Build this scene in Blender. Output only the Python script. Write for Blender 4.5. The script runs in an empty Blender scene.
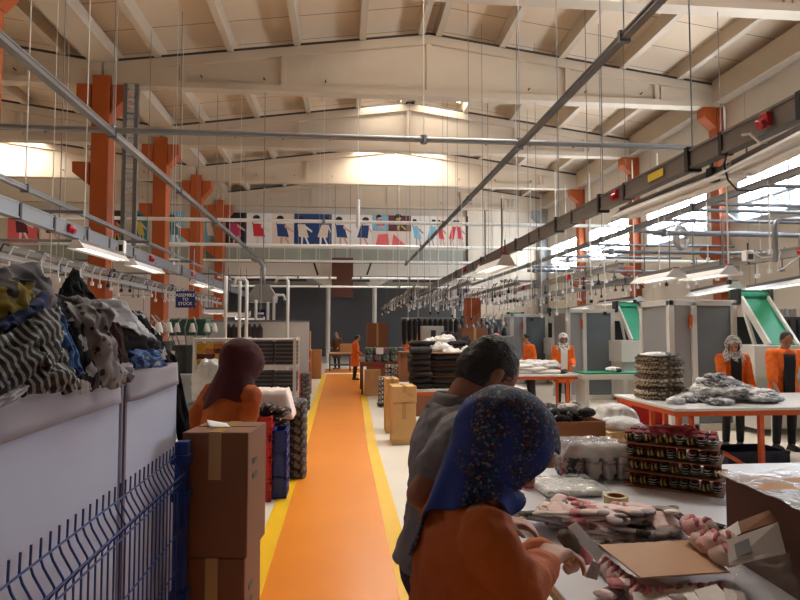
import bpy, bmesh, math, random
from mathutils import Vector, Matrix, noise
R = math.radians
C = bpy.context.scene.collection
S = bpy.context.scene
# ------------------------------------------------------------------ camera, world, exposure
EYE = 1.72; FPX = 600.0; PITCH = R(2.86); YAW = R(5.43)
cd = bpy.data.cameras.new('camera'); cam = bpy.data.objects.new('camera', cd); C.objects.link(cam)
cam.location = (0, 0, EYE); cam.rotation_euler = (R(90) + PITCH, 0, -YAW)
cd.sensor_width = 36; cd.lens = FPX / 800 * 36; cd.clip_start = .05; cd.clip_end = 200
S.camera = cam
w = bpy.data.worlds.new('sky'); S.world = w; w.use_nodes = True
w.node_tree.nodes['Background'].inputs[0].default_value = (.75, .85, 1, 1)
w.node_tree.nodes['Background'].inputs[1].default_value = 1.0
S.view_settings.view_transform = 'Standard'; S.view_settings.look = 'None'
S.view_settings.gamma = 1; S.view_settings.use_curve_mapping = False
S.view_settings.exposure = 0.22
WIN_E, SKY_E, TUBE_E = 26.0, 30.0, 16.0        # window panes, roof lights, fluorescent tubes
try:
    S.cycles.max_bounces = 7; S.cycles.diffuse_bounces = 5; S.cycles.transparent_max_bounces = 12
    S.cycles.sample_clamp_indirect = 6
except Exception: pass
# ------------------------------------------------------------------ calibrated sight lines: a pixel plus a known height / depth gives a place
_fw = Vector((math.sin(YAW) * math.cos(PITCH), math.cos(YAW) * math.cos(PITCH), math.sin(PITCH)))
_rt = Vector((math.cos(YAW), -math.sin(YAW), 0)); _up = _rt.cross(_fw)
def _ray(u, v): return _fw + _rt * ((u - 400) / FPX) + _up * ((300 - v) / FPX)
def atY(u, v, Y): r = _ray(u, v); return Vector((0, 0, EYE)) + r * (Y / r.y)
def atZ(u, v, Z): r = _ray(u, v); return Vector((0, 0, EYE)) + r * ((Z - EYE) / r.z)
def xat(u, Y): return atY(u, 330, Y).x
# ------------------------------------------------------------------ materials
def lin(c): return tuple((x / 255 / 12.92 if x / 255 <= .04045 else ((x / 255 + .055) / 1.055) ** 2.4) for x in c)
MATS = {}
def M(name, rgb, rough=.6, metal=0, nz=None, bump=None, emit=0, spec=None, coat=0, sheen=0):
    if name in MATS: return MATS[name]
    m = bpy.data.materials.new(name); m.use_nodes = True; nt = m.node_tree; b = nt.nodes['Principled BSDF']
    col = (*lin(rgb), 1); b.inputs['Base Color'].default_value = col
    b.inputs['Roughness'].default_value = rough; b.inputs['Metallic'].default_value = metal
    if coat: b.inputs['Coat Weight'].default_value = coat
    if emit:
        b.inputs['Emission Color'].default_value = col; b.inputs['Emission Strength'].default_value = emit
    tc = None
    if nz or bump: tc = nt.nodes.new('ShaderNodeTexCoord')
    if nz:
        n = nt.nodes.new('ShaderNodeTexNoise'); n.inputs['Scale'].default_value = nz[0]; n.inputs['Detail'].default_value = 5
        nt.links.new(tc.outputs['Object'], n.inputs['Vector'])
        mx = nt.nodes.new('ShaderNodeMix'); mx.data_type = 'RGBA'
        k = nz[1]
        mx.inputs[6].default_value = (*[max(0, c * (1 - k)) for c in col[:3]], 1)
        mx.inputs[7].default_value = (*[min(1, c * (1 + k)) for c in col[:3]], 1)
        nt.links.new(n.outputs['Fac'], mx.inputs[0]); nt.links.new(mx.outputs[2], b.inputs['Base Color'])
    if bump:
        n2 = nt.nodes.new('ShaderNodeTexNoise'); n2.inputs['Scale'].default_value = bump[0]; n2.inputs['Detail'].default_value = 4
        nt.links.new(tc.outputs['Object'], n2.inputs['Vector'])
        bp = nt.nodes.new('ShaderNodeBump'); bp.inputs['Strength'].default_value = bump[1]; bp.inputs['Distance'].default_value = .02
        nt.links.new(n2.outputs['Fac'], bp.inputs['Height']); nt.links.new(bp.outputs['Normal'], b.inputs['Normal'])
    MATS[name] = m; return m
def ramp_mat(name, cols, kind='stripes', scale=20, axis='X', rough=.8, distort=0., const=True, detail=2):
    """pattern materials: stripes / noise blobs / voronoi spots / checks through a colour ramp. cols = [(pos, rgb), ...]"""
    if name in MATS: return MATS[name]
    m = bpy.data.materials.new(name); m.use_nodes = True; nt = m.node_tree; b = nt.nodes['Principled BSDF']
    b.inputs['Roughness'].default_value = rough
    tc = nt.nodes.new('ShaderNodeTexCoord')
    if kind == 'stripes':
        t = nt.nodes.new('ShaderNodeTexWave'); t.bands_direction = axis; t.inputs['Scale'].default_value = scale
        t.inputs['Distortion'].default_value = distort; t.inputs['Detail'].default_value = 1; t.inputs['Detail Scale'].default_value = .6
        out = t.outputs['Fac']
    elif kind == 'spots':
        t = nt.nodes.new('ShaderNodeTexVoronoi'); t.inputs['Scale'].default_value = scale; out = t.outputs['Distance']
    elif kind == 'cells':
        t = nt.nodes.new('ShaderNodeTexVoronoi'); t.inputs['Scale'].default_value = scale
        sp = nt.nodes.new('ShaderNodeSeparateColor'); nt.links.new(t.outputs['Color'], sp.inputs[0]); out = sp.outputs[0]
    else:
        t = nt.nodes.new('ShaderNodeTexNoise'); t.inputs['Scale'].default_value = scale; t.inputs['Detail'].default_value = detail
        out = t.outputs['Fac']
    nt.links.new(tc.outputs['Object'], t.inputs['Vector'])
    cr = nt.nodes.new('ShaderNodeValToRGB'); cr.color_ramp.interpolation = 'CONSTANT' if const else 'LINEAR'
    e = cr.color_ramp.elements
    e[0].position = cols[0][0]; e[0].color = (*lin(cols[0][1]), 1)
    e[1].position = cols[1][0]; e[1].color = (*lin(cols[1][1]), 1)
    for p, c in cols[2:]:
        k = e.new(p); k.color = (*lin(c), 1)
    nt.links.new(out, cr.inputs['Fac']); nt.links.new(cr.outputs['Color'], b.inputs['Base Color'])
    MATS[name] = m; return m
def film_mat(name, rgb, alpha, rough=.2):
    if name in MATS: return MATS[name]
    m = bpy.data.materials.new(name); m.use_nodes = True; nt = m.node_tree; b = nt.nodes['Principled BSDF']
    b.inputs['Base Color'].default_value = (*lin(rgb), 1); b.inputs['Roughness'].default_value = rough
    b.inputs['Alpha'].default_value = alpha
    tc = nt.nodes.new('ShaderNodeTexCoord'); n2 = nt.nodes.new('ShaderNodeTexNoise'); n2.inputs['Scale'].default_value = 14
    nt.links.new(tc.outputs['Object'], n2.inputs['Vector'])
    bp = nt.nodes.new('ShaderNodeBump'); bp.inputs['Strength'].default_value = .8; bp.inputs['Distance'].default_value = .03
    nt.links.new(n2.outputs['Fac'], bp.inputs['Height']); nt.links.new(bp.outputs['Normal'], b.inputs['Normal'])
    MATS[name] = m; return m
def seam_mat(name, rgb, line, sx, sy, wd, rough=.8, ax=('X', 'Y'), nz=.08):
    """flat paint with thin panel joints every sx, sy metres (0 = none)"""
    m = bpy.data.materials.new(name); m.use_nodes = True; nt = m.node_tree; b = nt.nodes['Principled BSDF']
    b.inputs['Roughness'].default_value = rough
    tc = nt.nodes.new('ShaderNodeTexCoord'); sep = nt.nodes.new('ShaderNodeSeparateXYZ'); nt.links.new(tc.outputs['Object'], sep.inputs[0])
    last = None
    for a, s in zip(ax, (sx, sy)):
        if not s: continue
        d = nt.nodes.new('ShaderNodeMath'); d.operation = 'DIVIDE'; d.inputs[1].default_value = s; nt.links.new(sep.outputs[a], d.inputs[0])
        f = nt.nodes.new('ShaderNodeMath'); f.operation = 'FRACT'; nt.links.new(d.outputs[0], f.inputs[0])
        l = nt.nodes.new('ShaderNodeMath'); l.operation = 'LESS_THAN'; l.inputs[1].default_value = wd / s; nt.links.new(f.outputs[0], l.inputs[0])
        if last is None: last = l
        else:
            mx = nt.nodes.new('ShaderNodeMath'); mx.operation = 'MAXIMUM'; nt.links.new(last.outputs[0], mx.inputs[0]); nt.links.new(l.outputs[0], mx.inputs[1]); last = mx
    n = nt.nodes.new('ShaderNodeTexNoise'); n.inputs['Scale'].default_value = .7; n.inputs['Detail'].default_value = 6
    nt.links.new(tc.outputs['Object'], n.inputs['Vector'])
    c = lin(rgb); m1 = nt.nodes.new('ShaderNodeMix'); m1.data_type = 'RGBA'
    m1.inputs[6].default_value = (*[x * (1 - nz) for x in c], 1); m1.inputs[7].default_value = (*[min(1, x * (1 + nz)) for x in c], 1)
    nt.links.new(n.outputs['Fac'], m1.inputs[0])
    m2 = nt.nodes.new('ShaderNodeMix'); m2.data_type = 'RGBA'; m2.inputs[7].default_value = (*lin(line), 1)
    nt.links.new(m1.outputs[2], m2.inputs[6]); nt.links.new(last.outputs[0], m2.inputs[0])
    nt.links.new(m2.outputs[2], b.inputs['Base Color'])
    MATS[name] = m; return m
# ------------------------------------------------------------------ mesh builder
class MB:
    def __init__(s): s.v = []; s.f = []; s.mi = []; s.m = 0
    def add(s, vs, fs):
        o = len(s.v); s.v += [Vector(p) for p in vs]; s.f += [tuple(i + o for i in f) for f in fs]; s.mi += [s.m] * len(fs); return s
    def box(s, c, d, rot=None):
        hx, hy, hz = d[0] / 2, d[1] / 2, d[2] / 2; c = Vector(c)
        ps = [Vector((x, y, z)) for x in (-hx, hx) for y in (-hy, hy) for z in (-hz, hz)]
        if rot is not None: ps = [rot @ p for p in ps]
        return s.add([p + c for p in ps], [(0, 1, 3, 2), (4, 6, 7, 5), (0, 4, 5, 1), (2, 3, 7, 6), (0, 2, 6, 4), (1, 5, 7, 3)])
    def box2(s, a, b):
        return s.box([(a[i] + b[i]) / 2 for i in range(3)], [abs(b[i] - a[i]) for i in range(3)])
    def bar(s, a, b, wd, ht, upv=(0, 0, 1)):
        a = Vector(a); b = Vector(b); d = (b - a); L = d.length; d.normalize(); u = Vector(upv)
        x = d.cross(u)
        if x.length < 1e-4: x = d.cross(Vector((1, 0, 0)))
        x.normalize(); z = x.cross(d)
        m = Matrix((x, d, z)).transposed()
        return s.box((a + b) / 2, (wd, L, ht), m)
    def tube(s, pts, r, n=8, cap=True):
        pts = [Vector(p) for p in pts]; N = len(pts)
        rs = r if isinstance(r, (list, tuple)) else [r] * N
        t0 = (pts[1] - pts[0]).normalized(); ref = Vector((0, 0, 1)) if abs(t0.z) < .9 else Vector((1, 0, 0))
        x = t0.cross(ref).normalized(); vs = []
        for i, p in enumerate(pts):
            t = (pts[min(i + 1, N - 1)] - pts[max(i - 1, 0)]).normalized()
            x = (x - t * x.dot(t)).normalized(); y = t.cross(x)
            vs += [p + (x * math.cos(2 * math.pi * k / n) + y * math.sin(2 * math.pi * k / n)) * rs[i] for k in range(n)]
        fs = [(i * n + k, i * n + (k + 1) % n, (i + 1) * n + (k + 1) % n, (i + 1) * n + k) for i in range(N - 1) for k in range(n)]
        if cap: fs += [tuple(range(n))[::-1], tuple((N - 1) * n + k for k in range(n))]
        return s.add(vs, fs)
    def cyl(s, a, b, r, n=12): return s.tube([a, b], r, n)
    def cap(s, a, b, ra, rb=None, n=12, k=4):
        """tapered capsule"""
        rb = ra if rb is None else rb; a = Vector(a); b = Vector(b); d = b - a
        if d.length < 1e-6: d = Vector((0, 0, 1e-4)); b = a + d
        t = d.normalized(); ps, rs = [], []
        for i in range(k + 1):
            q = math.pi / 2 * i / k; ps.append(a - t * ra * math.cos(q) * .999); rs.append(max(ra * math.sin(q), ra * .02))
        for i in range(k, -1, -1):
            q = math.pi / 2 * i / k; ps.append(b + t * rb * math.cos(q) * .999); rs.append(max(rb * math.sin(q), rb * .02))
        return s.tube(ps, rs, n)
    def ell(s, c, r, rot=None, nu=16, nv=10):
        c = Vector(c); vs = []; fs = []
        for j in range(nv + 1):
            ph = math.pi * j / nv
            rr = max(math.sin(ph), .01)
            for i in range(nu):
                th = 2 * math.pi * i / nu
                p = Vector((r[0] * rr * math.cos(th), r[1] * rr * math.sin(th), r[2] * math.cos(ph)))
                vs.append(c + (rot @ p if rot is not None else p))
        fs = [(j * nu + i, (j + 1) * nu + i, (j + 1) * nu + (i + 1) % nu, j * nu + (i + 1) % nu) for j in range(nv) for i in range(nu)]
        fs += [tuple(range(nu)), tuple(nv * nu + i for i in range(nu))[::-1]]
        return s.add(vs, fs)
    def loft(s, rings, cap=True):
        n = len(rings[0]); vs = [p for r in rings for p in r]
        fs = [(i * n + k, i * n + (k + 1) % n, (i + 1) * n + (k + 1) % n, (i + 1) * n + k) for i in range(len(rings) - 1) for k in range(n)]
        if cap: fs += [tuple(range(n))[::-1], tuple((len(rings) - 1) * n + k for k in range(n))]
        return s.add(vs, fs)
    def prism(s, poly, axis, a, b):
        """poly of 2-D points extruded along an axis from a to b"""
        def P(p, q): return {'x': (q, p[0], p[1]), 'y': (p[0], q, p[1]), 'z': (p[0], p[1], q)}[axis]
        n = len(poly); vs = [P(p, a) for p in poly] + [P(p, b) for p in poly]
        fs = [(i, (i + 1) % n, n + (i + 1) % n, n + i) for i in range(n)] + [tuple(range(n))[::-1], tuple(range(n, 2 * n))]
        return s.add(vs, fs)
    def grid(s, fn, nu, nv, closed=False):
        vs = [fn(i / nu, j / nv) for j in range(nv + 1) for i in range(nu + 1)]
        fs = [(j * (nu + 1) + i, j * (nu + 1) + i + 1, (j + 1) * (nu + 1) + i + 1, (j + 1) * (nu + 1) + i) for j in range(nv) for i in range(nu)]
        return s.add(vs, fs)
    def build(s, name, mats, parent=None, smooth=False, bevel=0, solid=0, remesh=0, sub=0, smo=0, disp=None, world=False, origin=None, auto=None):
        mats = mats if isinstance(mats, (list, tuple)) else [mats]
        me = bpy.data.meshes.new(name); o = bpy.data.objects.new(name, me); C.objects.link(o)
        off = Vector((0, 0, 0))
        if parent is None:
            if origin is None:
                xs = [p.x for p in s.v]; ys = [p.y for p in s.v]; zs = [p.z for p in s.v]
                off = Vector(((min(xs) + max(xs)) / 2, (min(ys) + max(ys)) / 2, min(zs)))
            else: off = Vector(origin)
            o.location = off
        else: o.parent = parent
        me.from_pydata([tuple(p - off) for p in s.v], [], s.f)
        for m in mats: me.materials.append(m)
        if len(mats) > 1: me.polygons.foreach_set('material_index', s.mi)
        bm = bmesh.new(); bm.from_mesh(me); bmesh.ops.recalc_face_normals(bm, faces=bm.faces); bm.to_mesh(me); bm.free()
        if smooth: me.polygons.foreach_set('use_smooth', [True] * len(me.polygons))
        if solid:
            q = o.modifiers.new('thickness', 'SOLIDIFY'); q.thickness = solid; q.offset = 0
        if remesh:
            q = o.modifiers.new('skin', 'REMESH'); q.mode = 'VOXEL'; q.voxel_size = remesh; q.use_smooth_shade = True
        if smo:
            q = o.modifiers.new('soften', 'SMOOTH'); q.iterations = smo; q.factor = .5
        if disp:
            tx = bpy.data.textures.new(name, 'CLOUDS'); tx.noise_scale = disp[0]; tx.noise_depth = 2
            q = o.modifiers.new('folds', 'DISPLACE'); q.texture = tx; q.strength = disp[1]; q.mid_level = .5
        if bevel:
            q = o.modifiers.new('edge', 'BEVEL'); q.width = bevel; q.segments = 2; q.limit_method = 'ANGLE'; q.angle_limit = R(40)
        if sub:
            q = o.modifiers.new('sub', 'SUBSURF'); q.levels = sub; q.render_levels = sub
        return o
def tag(o, label, cat, group=None, kind=None):
    o['label'] = label; o['category'] = cat
    if group: o['group'] = group
    if kind: o['kind'] = kind
    return o
def T(name, label, cat, loc=(0, 0, 0), rz=0, group=None):
    o = bpy.data.objects.new(name, None); C.objects.link(o); o.location = loc; o.rotation_euler = (0, 0, rz); o.empty_display_size = .1
    return tag(o, label, cat, group)
def struct(o): o['kind'] = 'structure'; return o
def dup(root, loc, rz=None, label=None, group=None, rot=None, scale=None):
    r = root.copy(); C.objects.link(r); r.location = loc
    if rz is not None: r.rotation_euler = (0, 0, rz)
    if rot is not None: r.rotation_euler = rot
    if scale is not None: r.scale = scale if isinstance(scale, (tuple, list)) else (scale,) * 3
    if label: r['label'] = label
    if group: r['group'] = group
    for ch in list(root.children):
        c = ch.copy(); C.objects.link(c); c.parent = r
        for g in list(ch.children):
            d = g.copy(); C.objects.link(d); d.parent = c
    return r
def rotm(x=0, y=0, z=0): return (Matrix.Rotation(z, 3, 'Z') @ Matrix.Rotation(y, 3, 'Y') @ Matrix.Rotation(x, 3, 'X'))
def crumple(mb, c, r, seed, amp=.3, freq=2.2, nu=36, nv=20, flat=True):
    """a crumpled cloth / bag lump resting on its underside"""
    sv = Vector((seed * 7.31, seed * 3.17, seed * 1.7)); c = Vector(c); vs = []
    for j in range(nv + 1):
        ph = math.pi * j / nv; rr = max(math.sin(ph), .01)
        for i in range(nu):
            th = 2 * math.pi * i / nu
            d = Vector((rr * math.cos(th), rr * math.sin(th), math.cos(ph)))
            k = 1 + amp * (noise.ridged_multi_fractal(d * freq + sv, 1, 2, 3, 1, 2) * .55 - .7) + amp * .6 * noise.noise(d * freq * .8 + sv)
            p = Vector((d.x * r[0] * k, d.y * r[1] * k, d.z * r[2] * k))
            if flat and p.z < -r[2] * .7: p.z = -r[2] * .7
            vs.append(c + p)
    fs = [(j * nu + i, (j + 1) * nu + i, (j + 1) * nu + (i + 1) % nu, j * nu + (i + 1) % nu) for j in range(nv) for i in range(nu)]
    fs += [tuple(range(nu)), tuple(nv * nu + i for i in range(nu))[::-1]]
    return mb.add(vs, fs)
# ================================================================== SHELL
FLOOR = M('floor_paint', (230, 222, 208), .32, nz=(1.2, .1), bump=(6, .03))
ORANGE_LANE = M('lane_orange', (242, 146, 44), .26, nz=(1.5, .08), bump=(5, .03))
YELLOW_LINE = M('line_yellow', (246, 196, 30), .35, nz=(3, .08))
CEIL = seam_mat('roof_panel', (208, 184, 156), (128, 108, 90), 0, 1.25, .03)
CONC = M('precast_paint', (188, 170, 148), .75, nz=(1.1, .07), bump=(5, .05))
CONC2 = M('precast_web', (214, 198, 177), .8, nz=(1.1, .08))
DARKGAP = M('dark_grey', (62, 58, 56), .8)
WALLR = seam_mat('wall_panel', (208, 198, 184), (165, 155, 144), 2.5, 0, .02, ax=('Y', 'Z'))
WALLE = seam_mat('end_wall_paint', (204, 190, 170), (170, 158, 142), 0, 1.2, .02, ax=('X', 'Z'))
WALLP = seam_mat('partition_panel', (216, 204, 200), (140, 130, 128), 1.2, 1.15, .03, ax=('X', 'Z'))
ORANGE = M('column_orange', (166, 76, 24), .55, nz=(2, .12), bump=(8, .04))
DGREY = M('dark_wall', (108, 106, 106), .8, nz=(.8, .1))
WHITEP = M('white_paint', (228, 226, 222), .5)
XL, XR, XV = -22.6, 10.8, -6.2
BAYS = [1, 6, 11, 16, 21, 26, 31]
EAVE, RIDGE, BOT = 8.62, 9.76, 8.05
NAVES = [(XV, XR), (XL, XV)]
def ztop(x, a, b):
    m = (a + b) / 2; return EAVE + (RIDGE - EAVE) * (1 - abs(x - m) / ((b - a) / 2))
struct(MB().box2((XL, -5, -.2), (XR + .3, 40, 0)).build('floor', FLOOR))
# marked walkway: thin paint on the floor, a little wider beyond the crossing
def lane(name, pts, z, mat):
    mb = MB(); n = len(pts)
    vs = [(a, y, 0.0005) for a, b, y in pts] + [(b, y, 0.0005) for a, b, y in pts] + [(a, y, z) for a, b, y in pts] + [(b, y, z) for a, b, y in pts]
    fs = []
    for i in range(n - 1):
        fs += [(2 * n + i, 3 * n + i, 3 * n + i + 1, 2 * n + i + 1), (i, 2 * n + i, 2 * n + i + 1, i + 1), (n + i, n + i + 1, 3 * n + i + 1, 3 * n + i)]
    fs += [(0, n, 3 * n, 2 * n), (n - 1, 3 * n - 1, 4 * n - 1, 2 * n - 1)]
    mb.add(vs, fs); return struct(mb.build(name, mat))
lane('floor_walkway', [(-.52, .37, -3), (-.52, .37, 9), (-.57, .47, 15), (-.6, .56, 21), (-.62, .62, 23.6)], .004, ORANGE_LANE)
lane('floor_line', [(-.665, -.52, -3), (-.665, -.52, 9), (-.72, -.57, 15), (-.75, -.6, 21), (-.77, -.62, 23.6)], .004, YELLOW_LINE)
lane('floor_line', [(.37, .515, -3), (.37, .515, 9), (.47, .62, 15), (.56, .71, 21), (.62, .77, 23.6)], .004, YELLOW_LINE)
lane('floor_walkway', [(-6, -.78, 23.7), (-6, -.78, 24.1)], .003, ORANGE_LANE)
lane('floor_walkway', [(-.75, .75, 24.3), (-.75, .75, 27)], .004, ORANGE_LANE)
# roof slopes
k = 0
for a, b in NAVES:
    m = (a + b) / 2
    for x0, x1, z0, z1 in ((a, m, EAVE, RIDGE), (m, b, RIDGE, EAVE)):
        k += 1
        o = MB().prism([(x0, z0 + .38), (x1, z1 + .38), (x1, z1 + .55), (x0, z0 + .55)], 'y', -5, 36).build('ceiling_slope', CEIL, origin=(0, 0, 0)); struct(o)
# beams
def beam(a, b, Y):
    m = (a + b) / 2; hw = (b - a) / 2; mb = MB()
    for x0, x1 in ((a + .02, m), (m, b - .02)):
        z0, z1 = ztop(x0, a, b), ztop(x1, a, b)
        mb.prism([(x0, BOT + .02), (x1, BOT + .02), (x1, z1 - .02), (x0, z0 - .02)], 'y', Y - .07, Y + .07)      # web
        mb.prism([(x0, z0 - .24), (x1, z1 - .24), (x1, z1), (x0, z0)], 'y', Y - .17, Y + .17)                     # top flange
    mb.box2((a + .02, Y - .17, BOT), (b - .02, Y + .17, BOT + .17))                                              # bottom flange
    for x in (a + 2.0, a + 4.6, m, b - 4.6, b - 2.0):
        mb.box2((x - .07, Y - .14, BOT + .1), (x + .07, Y + .14, ztop(x, a, b) - .15))
    mb.box2((a + .03, Y - .16, BOT + .03), (a + 1.9, Y + .16, EAVE - .03)); mb.box2((b - 1.9, Y - .16, BOT + .03), (b - .03, Y + .16, EAVE - .03))
    mb.m = 1
    for t in (3.1, 4.9, 6.7):
        for sg in (-1, 1): mb.cyl((m + sg * t * .9, Y - .2, BOT + .32), (m + sg * t * .9, Y - .06, BOT + .32), .018, 8)
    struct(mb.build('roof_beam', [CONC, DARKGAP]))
    mb = MB()                                                                                                     # dark strip added for the gap shadow along the beam top
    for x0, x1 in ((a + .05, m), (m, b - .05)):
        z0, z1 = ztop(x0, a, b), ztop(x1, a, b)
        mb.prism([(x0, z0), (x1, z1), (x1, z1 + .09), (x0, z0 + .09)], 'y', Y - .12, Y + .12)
    struct(mb.build('trim_gap_shade', DARKGAP))
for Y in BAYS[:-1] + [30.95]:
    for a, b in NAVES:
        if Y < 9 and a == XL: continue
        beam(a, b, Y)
# purlins
for a, b in NAVES:
    m = (a + b) / 2
    for off in (-7.15, -5.3, -3.55, -1.8, -.2, .28, 2.05, 3.75, 5.5, 7.2):
        x = m + off; z = ztop(x, a, b)
        sl = -math.copysign((RIDGE - EAVE) / ((b - a) / 2), off)
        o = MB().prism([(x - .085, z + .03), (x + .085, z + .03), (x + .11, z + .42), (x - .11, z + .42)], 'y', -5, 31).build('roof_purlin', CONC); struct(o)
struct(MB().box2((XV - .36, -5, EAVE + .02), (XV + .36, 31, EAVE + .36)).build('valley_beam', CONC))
# roof lights beside the ridge, just in front of the far beams
SKYL = M('roof_light', (255, 252, 244), .4, emit=SKY_E)
SKYL3 = M("roof_light_near", (255, 250, 238), .4, emit=SKY_E * 2.0)
SKYL2 = M("roof_light_dim", (255, 252, 244), .4, emit=12)
k = 1
for a, b in NAVES:
    m = (a + b) / 2
    for y0, y1 in ((20.0, 20.8), (23.9, 25.75), (9.2, 10.7)):
        for x0, x1 in ((m - 1.62, m - .38), (m + .48, m + 1.85)):
            z0, z1 = ztop(x0, a, b), ztop(x1, a, b)
            o = MB().prism([(x0, z0 + .33), (x1, z1 + .33), (x1, z1 + .37), (x0, z0 + .37)], 'y', y0, y1).build("window_%d" % k, SKYL2 if y0 == 20.0 else SKYL3 if y0 == 9.2 else SKYL); struct(o); k += 1
# right wall with its band of windows, pillars and eaves beam
wins = [(4.2, 7.6), (8.2, 10.4), (11.55, 15.4), (16.75, 20.35), (21.6, 25.4), (26.6, 30.2)]
WB, WT = 4.62, 6.1
mb = MB(); mb.box2((XR, -5, 0), (XR + .25, 31.2, WB)); mb.box2((XR, -5, WT), (XR + .25, 31.2, 9.2))
ys = [-5] + [q for p in wins for q in p] + [31.2]
for i in range(0, len(ys), 2): mb.box2((XR, ys[i], WB), (XR + .25, ys[i + 1], WT))
struct(mb.build('wall_right', WALLR, origin=(XR, 0, 0)))
PANE = M('window_daylight', (232, 243, 255), .3, emit=WIN_E)
ALU = M('window_frame_white', (196, 204, 212), .4)
for y0, y1 in wins:
    wd = bpy.data.objects.new('window_%d' % k, None); C.objects.link(wd); wd.location = (XR, (y0 + y1) / 2, WB); struct(wd)
    h = (y1 - y0) / 2; mb = MB(); H = WT - WB
    for z in (0.03, H - .03, H * .36): mb.box2((-.02, -h, z - .03), (.1, h, z + .03))
    n = 4
    for i in range(n + 1):
        y = -h + .03 + (2 * h - .06) * i / n; mb.box2((-.02, y - .03, 0), (.1, y + .03, H))
    mb.build('window_frame', ALU, wd)
    MB().box2((.06, -h, 0), (.09, h, H)).build('window_pane', PANE, wd)
    for i in range(n):                                                # lower sashes tilted into the hall
        ya = -h + .06 + (2 * h - .06) * i / n; yb = ya + (2 * h - .06) / n - .08
        if (i + k) % 4 == 3: continue
        mb = MB(); ang = R(58); L = H * .36
        rot = Matrix.Rotation(-ang, 3, 'Y'); mb.box((-math.sin(ang) * L / 2 - .03, (ya + yb) / 2, .06 + math.cos(ang) * L / 2), (.012, yb - ya, L), rot)
        fr = MB()
        for y in (ya, yb): fr.bar((-.03, y, .06), (-.03 - math.sin(ang) * L, y, .06 + math.cos(ang) * L), .035, .035)
        fr.bar((-.03 - math.sin(ang) * L, ya, .06 + math.cos(ang) * L), (-.03 - math.sin(ang) * L, yb, .06 + math.cos(ang) * L), .035, .035)
        s_ = fr.build('sash', ALU, wd); mb.build('pane', film_mat('tilted_glass', (225, 240, 245), .45, .1), s_)
    k += 1
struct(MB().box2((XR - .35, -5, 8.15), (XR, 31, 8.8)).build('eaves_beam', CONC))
def corbel(mb, x, y, z, sg, L=.32, h=.5, wd=.44):
    mb.prism([(x, z), (x + sg * L, z), (x + sg * L, z - h * .45), (x, z - h)], 'y', y - wd / 2, y + wd / 2)
for i, Y in enumerate(BAYS[1:-1]):
    mb = MB(); mb.box2((XR - .28, Y - .2, 0), (XR - .002, Y + .2, BOT - .01)); corbel(mb, XR - .27, Y, BOT - .01, -1, .38, .6, .36)
    corbel(mb, XR - .27, Y, 4.05, -1, .4, .5, .36)
    struct(mb.build('column_right', ORANGE, bevel=.02))
mb = MB(); mb.box2((XR - .42, 30.75, 0), (XR - .002, 31.1, BOT)); corbel(mb, XR - .4, 30.92, BOT, -1, .4, .7); struct(mb.build('column_corner', M('grey_paint', (150, 150, 148), .7)))
for i, Y in enumerate([6, 10.7, 16, 21, 26, 30.9]):
    mb = MB(); mb.box2((XV - .22, Y - .26, 0), (XV + .22, Y + .26, BOT + .22))
    for sg in (-1, 1): corbel(mb, XV + sg * .25, Y, BOT - .02, sg, .36, .75, .5)
    corbel(mb, XV - .25, Y, 6.0, -1, .42, .6, .5)
    struct(mb.build('column_left', ORANGE, bevel=.02))
struct(MB().box2((XL - .2, -5, 0), (XL, 40, 9)).build('wall_left', WALLE, origin=(XL, 0, 0)))
struct(MB().box2((XL, -5.2, 0), (XR + .25, -5, 10)).build('wall_back', DGREY, origin=(0, -5, 0)))  # unseen behind the camera, coloured dark to cut fill light
# far end: wall above, gallery with glazed balustrade, dark space below
FY = 31.2
struct(MB().box2((XL, FY + .1, 5.9), (XR + .25, FY + .3, 10.3)).build('wall_front', WALLE, origin=(0, FY, 0)))
struct(MB().box2((6.55, FY - .05, 0), (XR, FY + .098, 9.2)).build('wall_front_panel', WALLE, origin=(8, FY, 0)))
struct(MB().box2((XL, FY - .15, 4.52), (6.55, 39.9, 5.15)).build('ceiling_gallery', M('gallery_white', (205, 198, 188), .7)))
struct(MB().box2((XL, 39.6, 0), (XR, 39.9, 4.52)).build('wall_front_dark', DGREY))
struct(MB().box2((XL, FY + .02, 0), (-6.5, FY + .095, 4.52)).build('wall_front_partition', WALLP, origin=(-10, FY, 0)))
GREYGL = M('balustrade_glass', (150, 152, 140), .25, nz=(1.5, .15))
mb = MB(); mb.box2((XL, FY - .02, 5.15), (6.55, FY + .05, 5.95)); struct(mb.build('trim_balustrade', GREYGL))
mb = MB()
for i in range(27): mb.box2((-15 + i * .8 - .02, FY - .06, 5.15), (-15 + i * .8 + .02, FY - .02, 5.95))
mb.box2((XL, FY - .07, 5.93), (6.55, FY + .05, 6.0)); struct(mb.build('trim_mullion', M('mullion_white', (190, 190, 182), .5)))
struct(MB().box2((6.5, FY - .12, 5.15), (6.58, FY - .05, 7.75)).build('trim_end_post', DARKGAP))
for x in (-6.3, -.78, 1.65, 5.9):
    mb = MB(); mb.tube([(x, FY + .5, 0), (x, FY + .5, 4.0)], .12, 14)
    for sg in (-1, 1): mb.prism([(x, 4.52), (x + sg * 1.0, 4.52), (x + sg * .1, 3.95), (x, 3.95)], 'y', FY + .42, FY + .58)
    struct(mb.build('column_gallery', M('gallery_column', (196, 190, 180), .6)))
for x0, x1 in ((-5.9, -1.9), (-.6, 1.4), (2.6, 5.6)):
    struct(MB().box2((x0, FY + .3, 4.25), (x1, FY + .36, 4.5)).build('trim_gallery_edge', DARKGAP))
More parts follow.
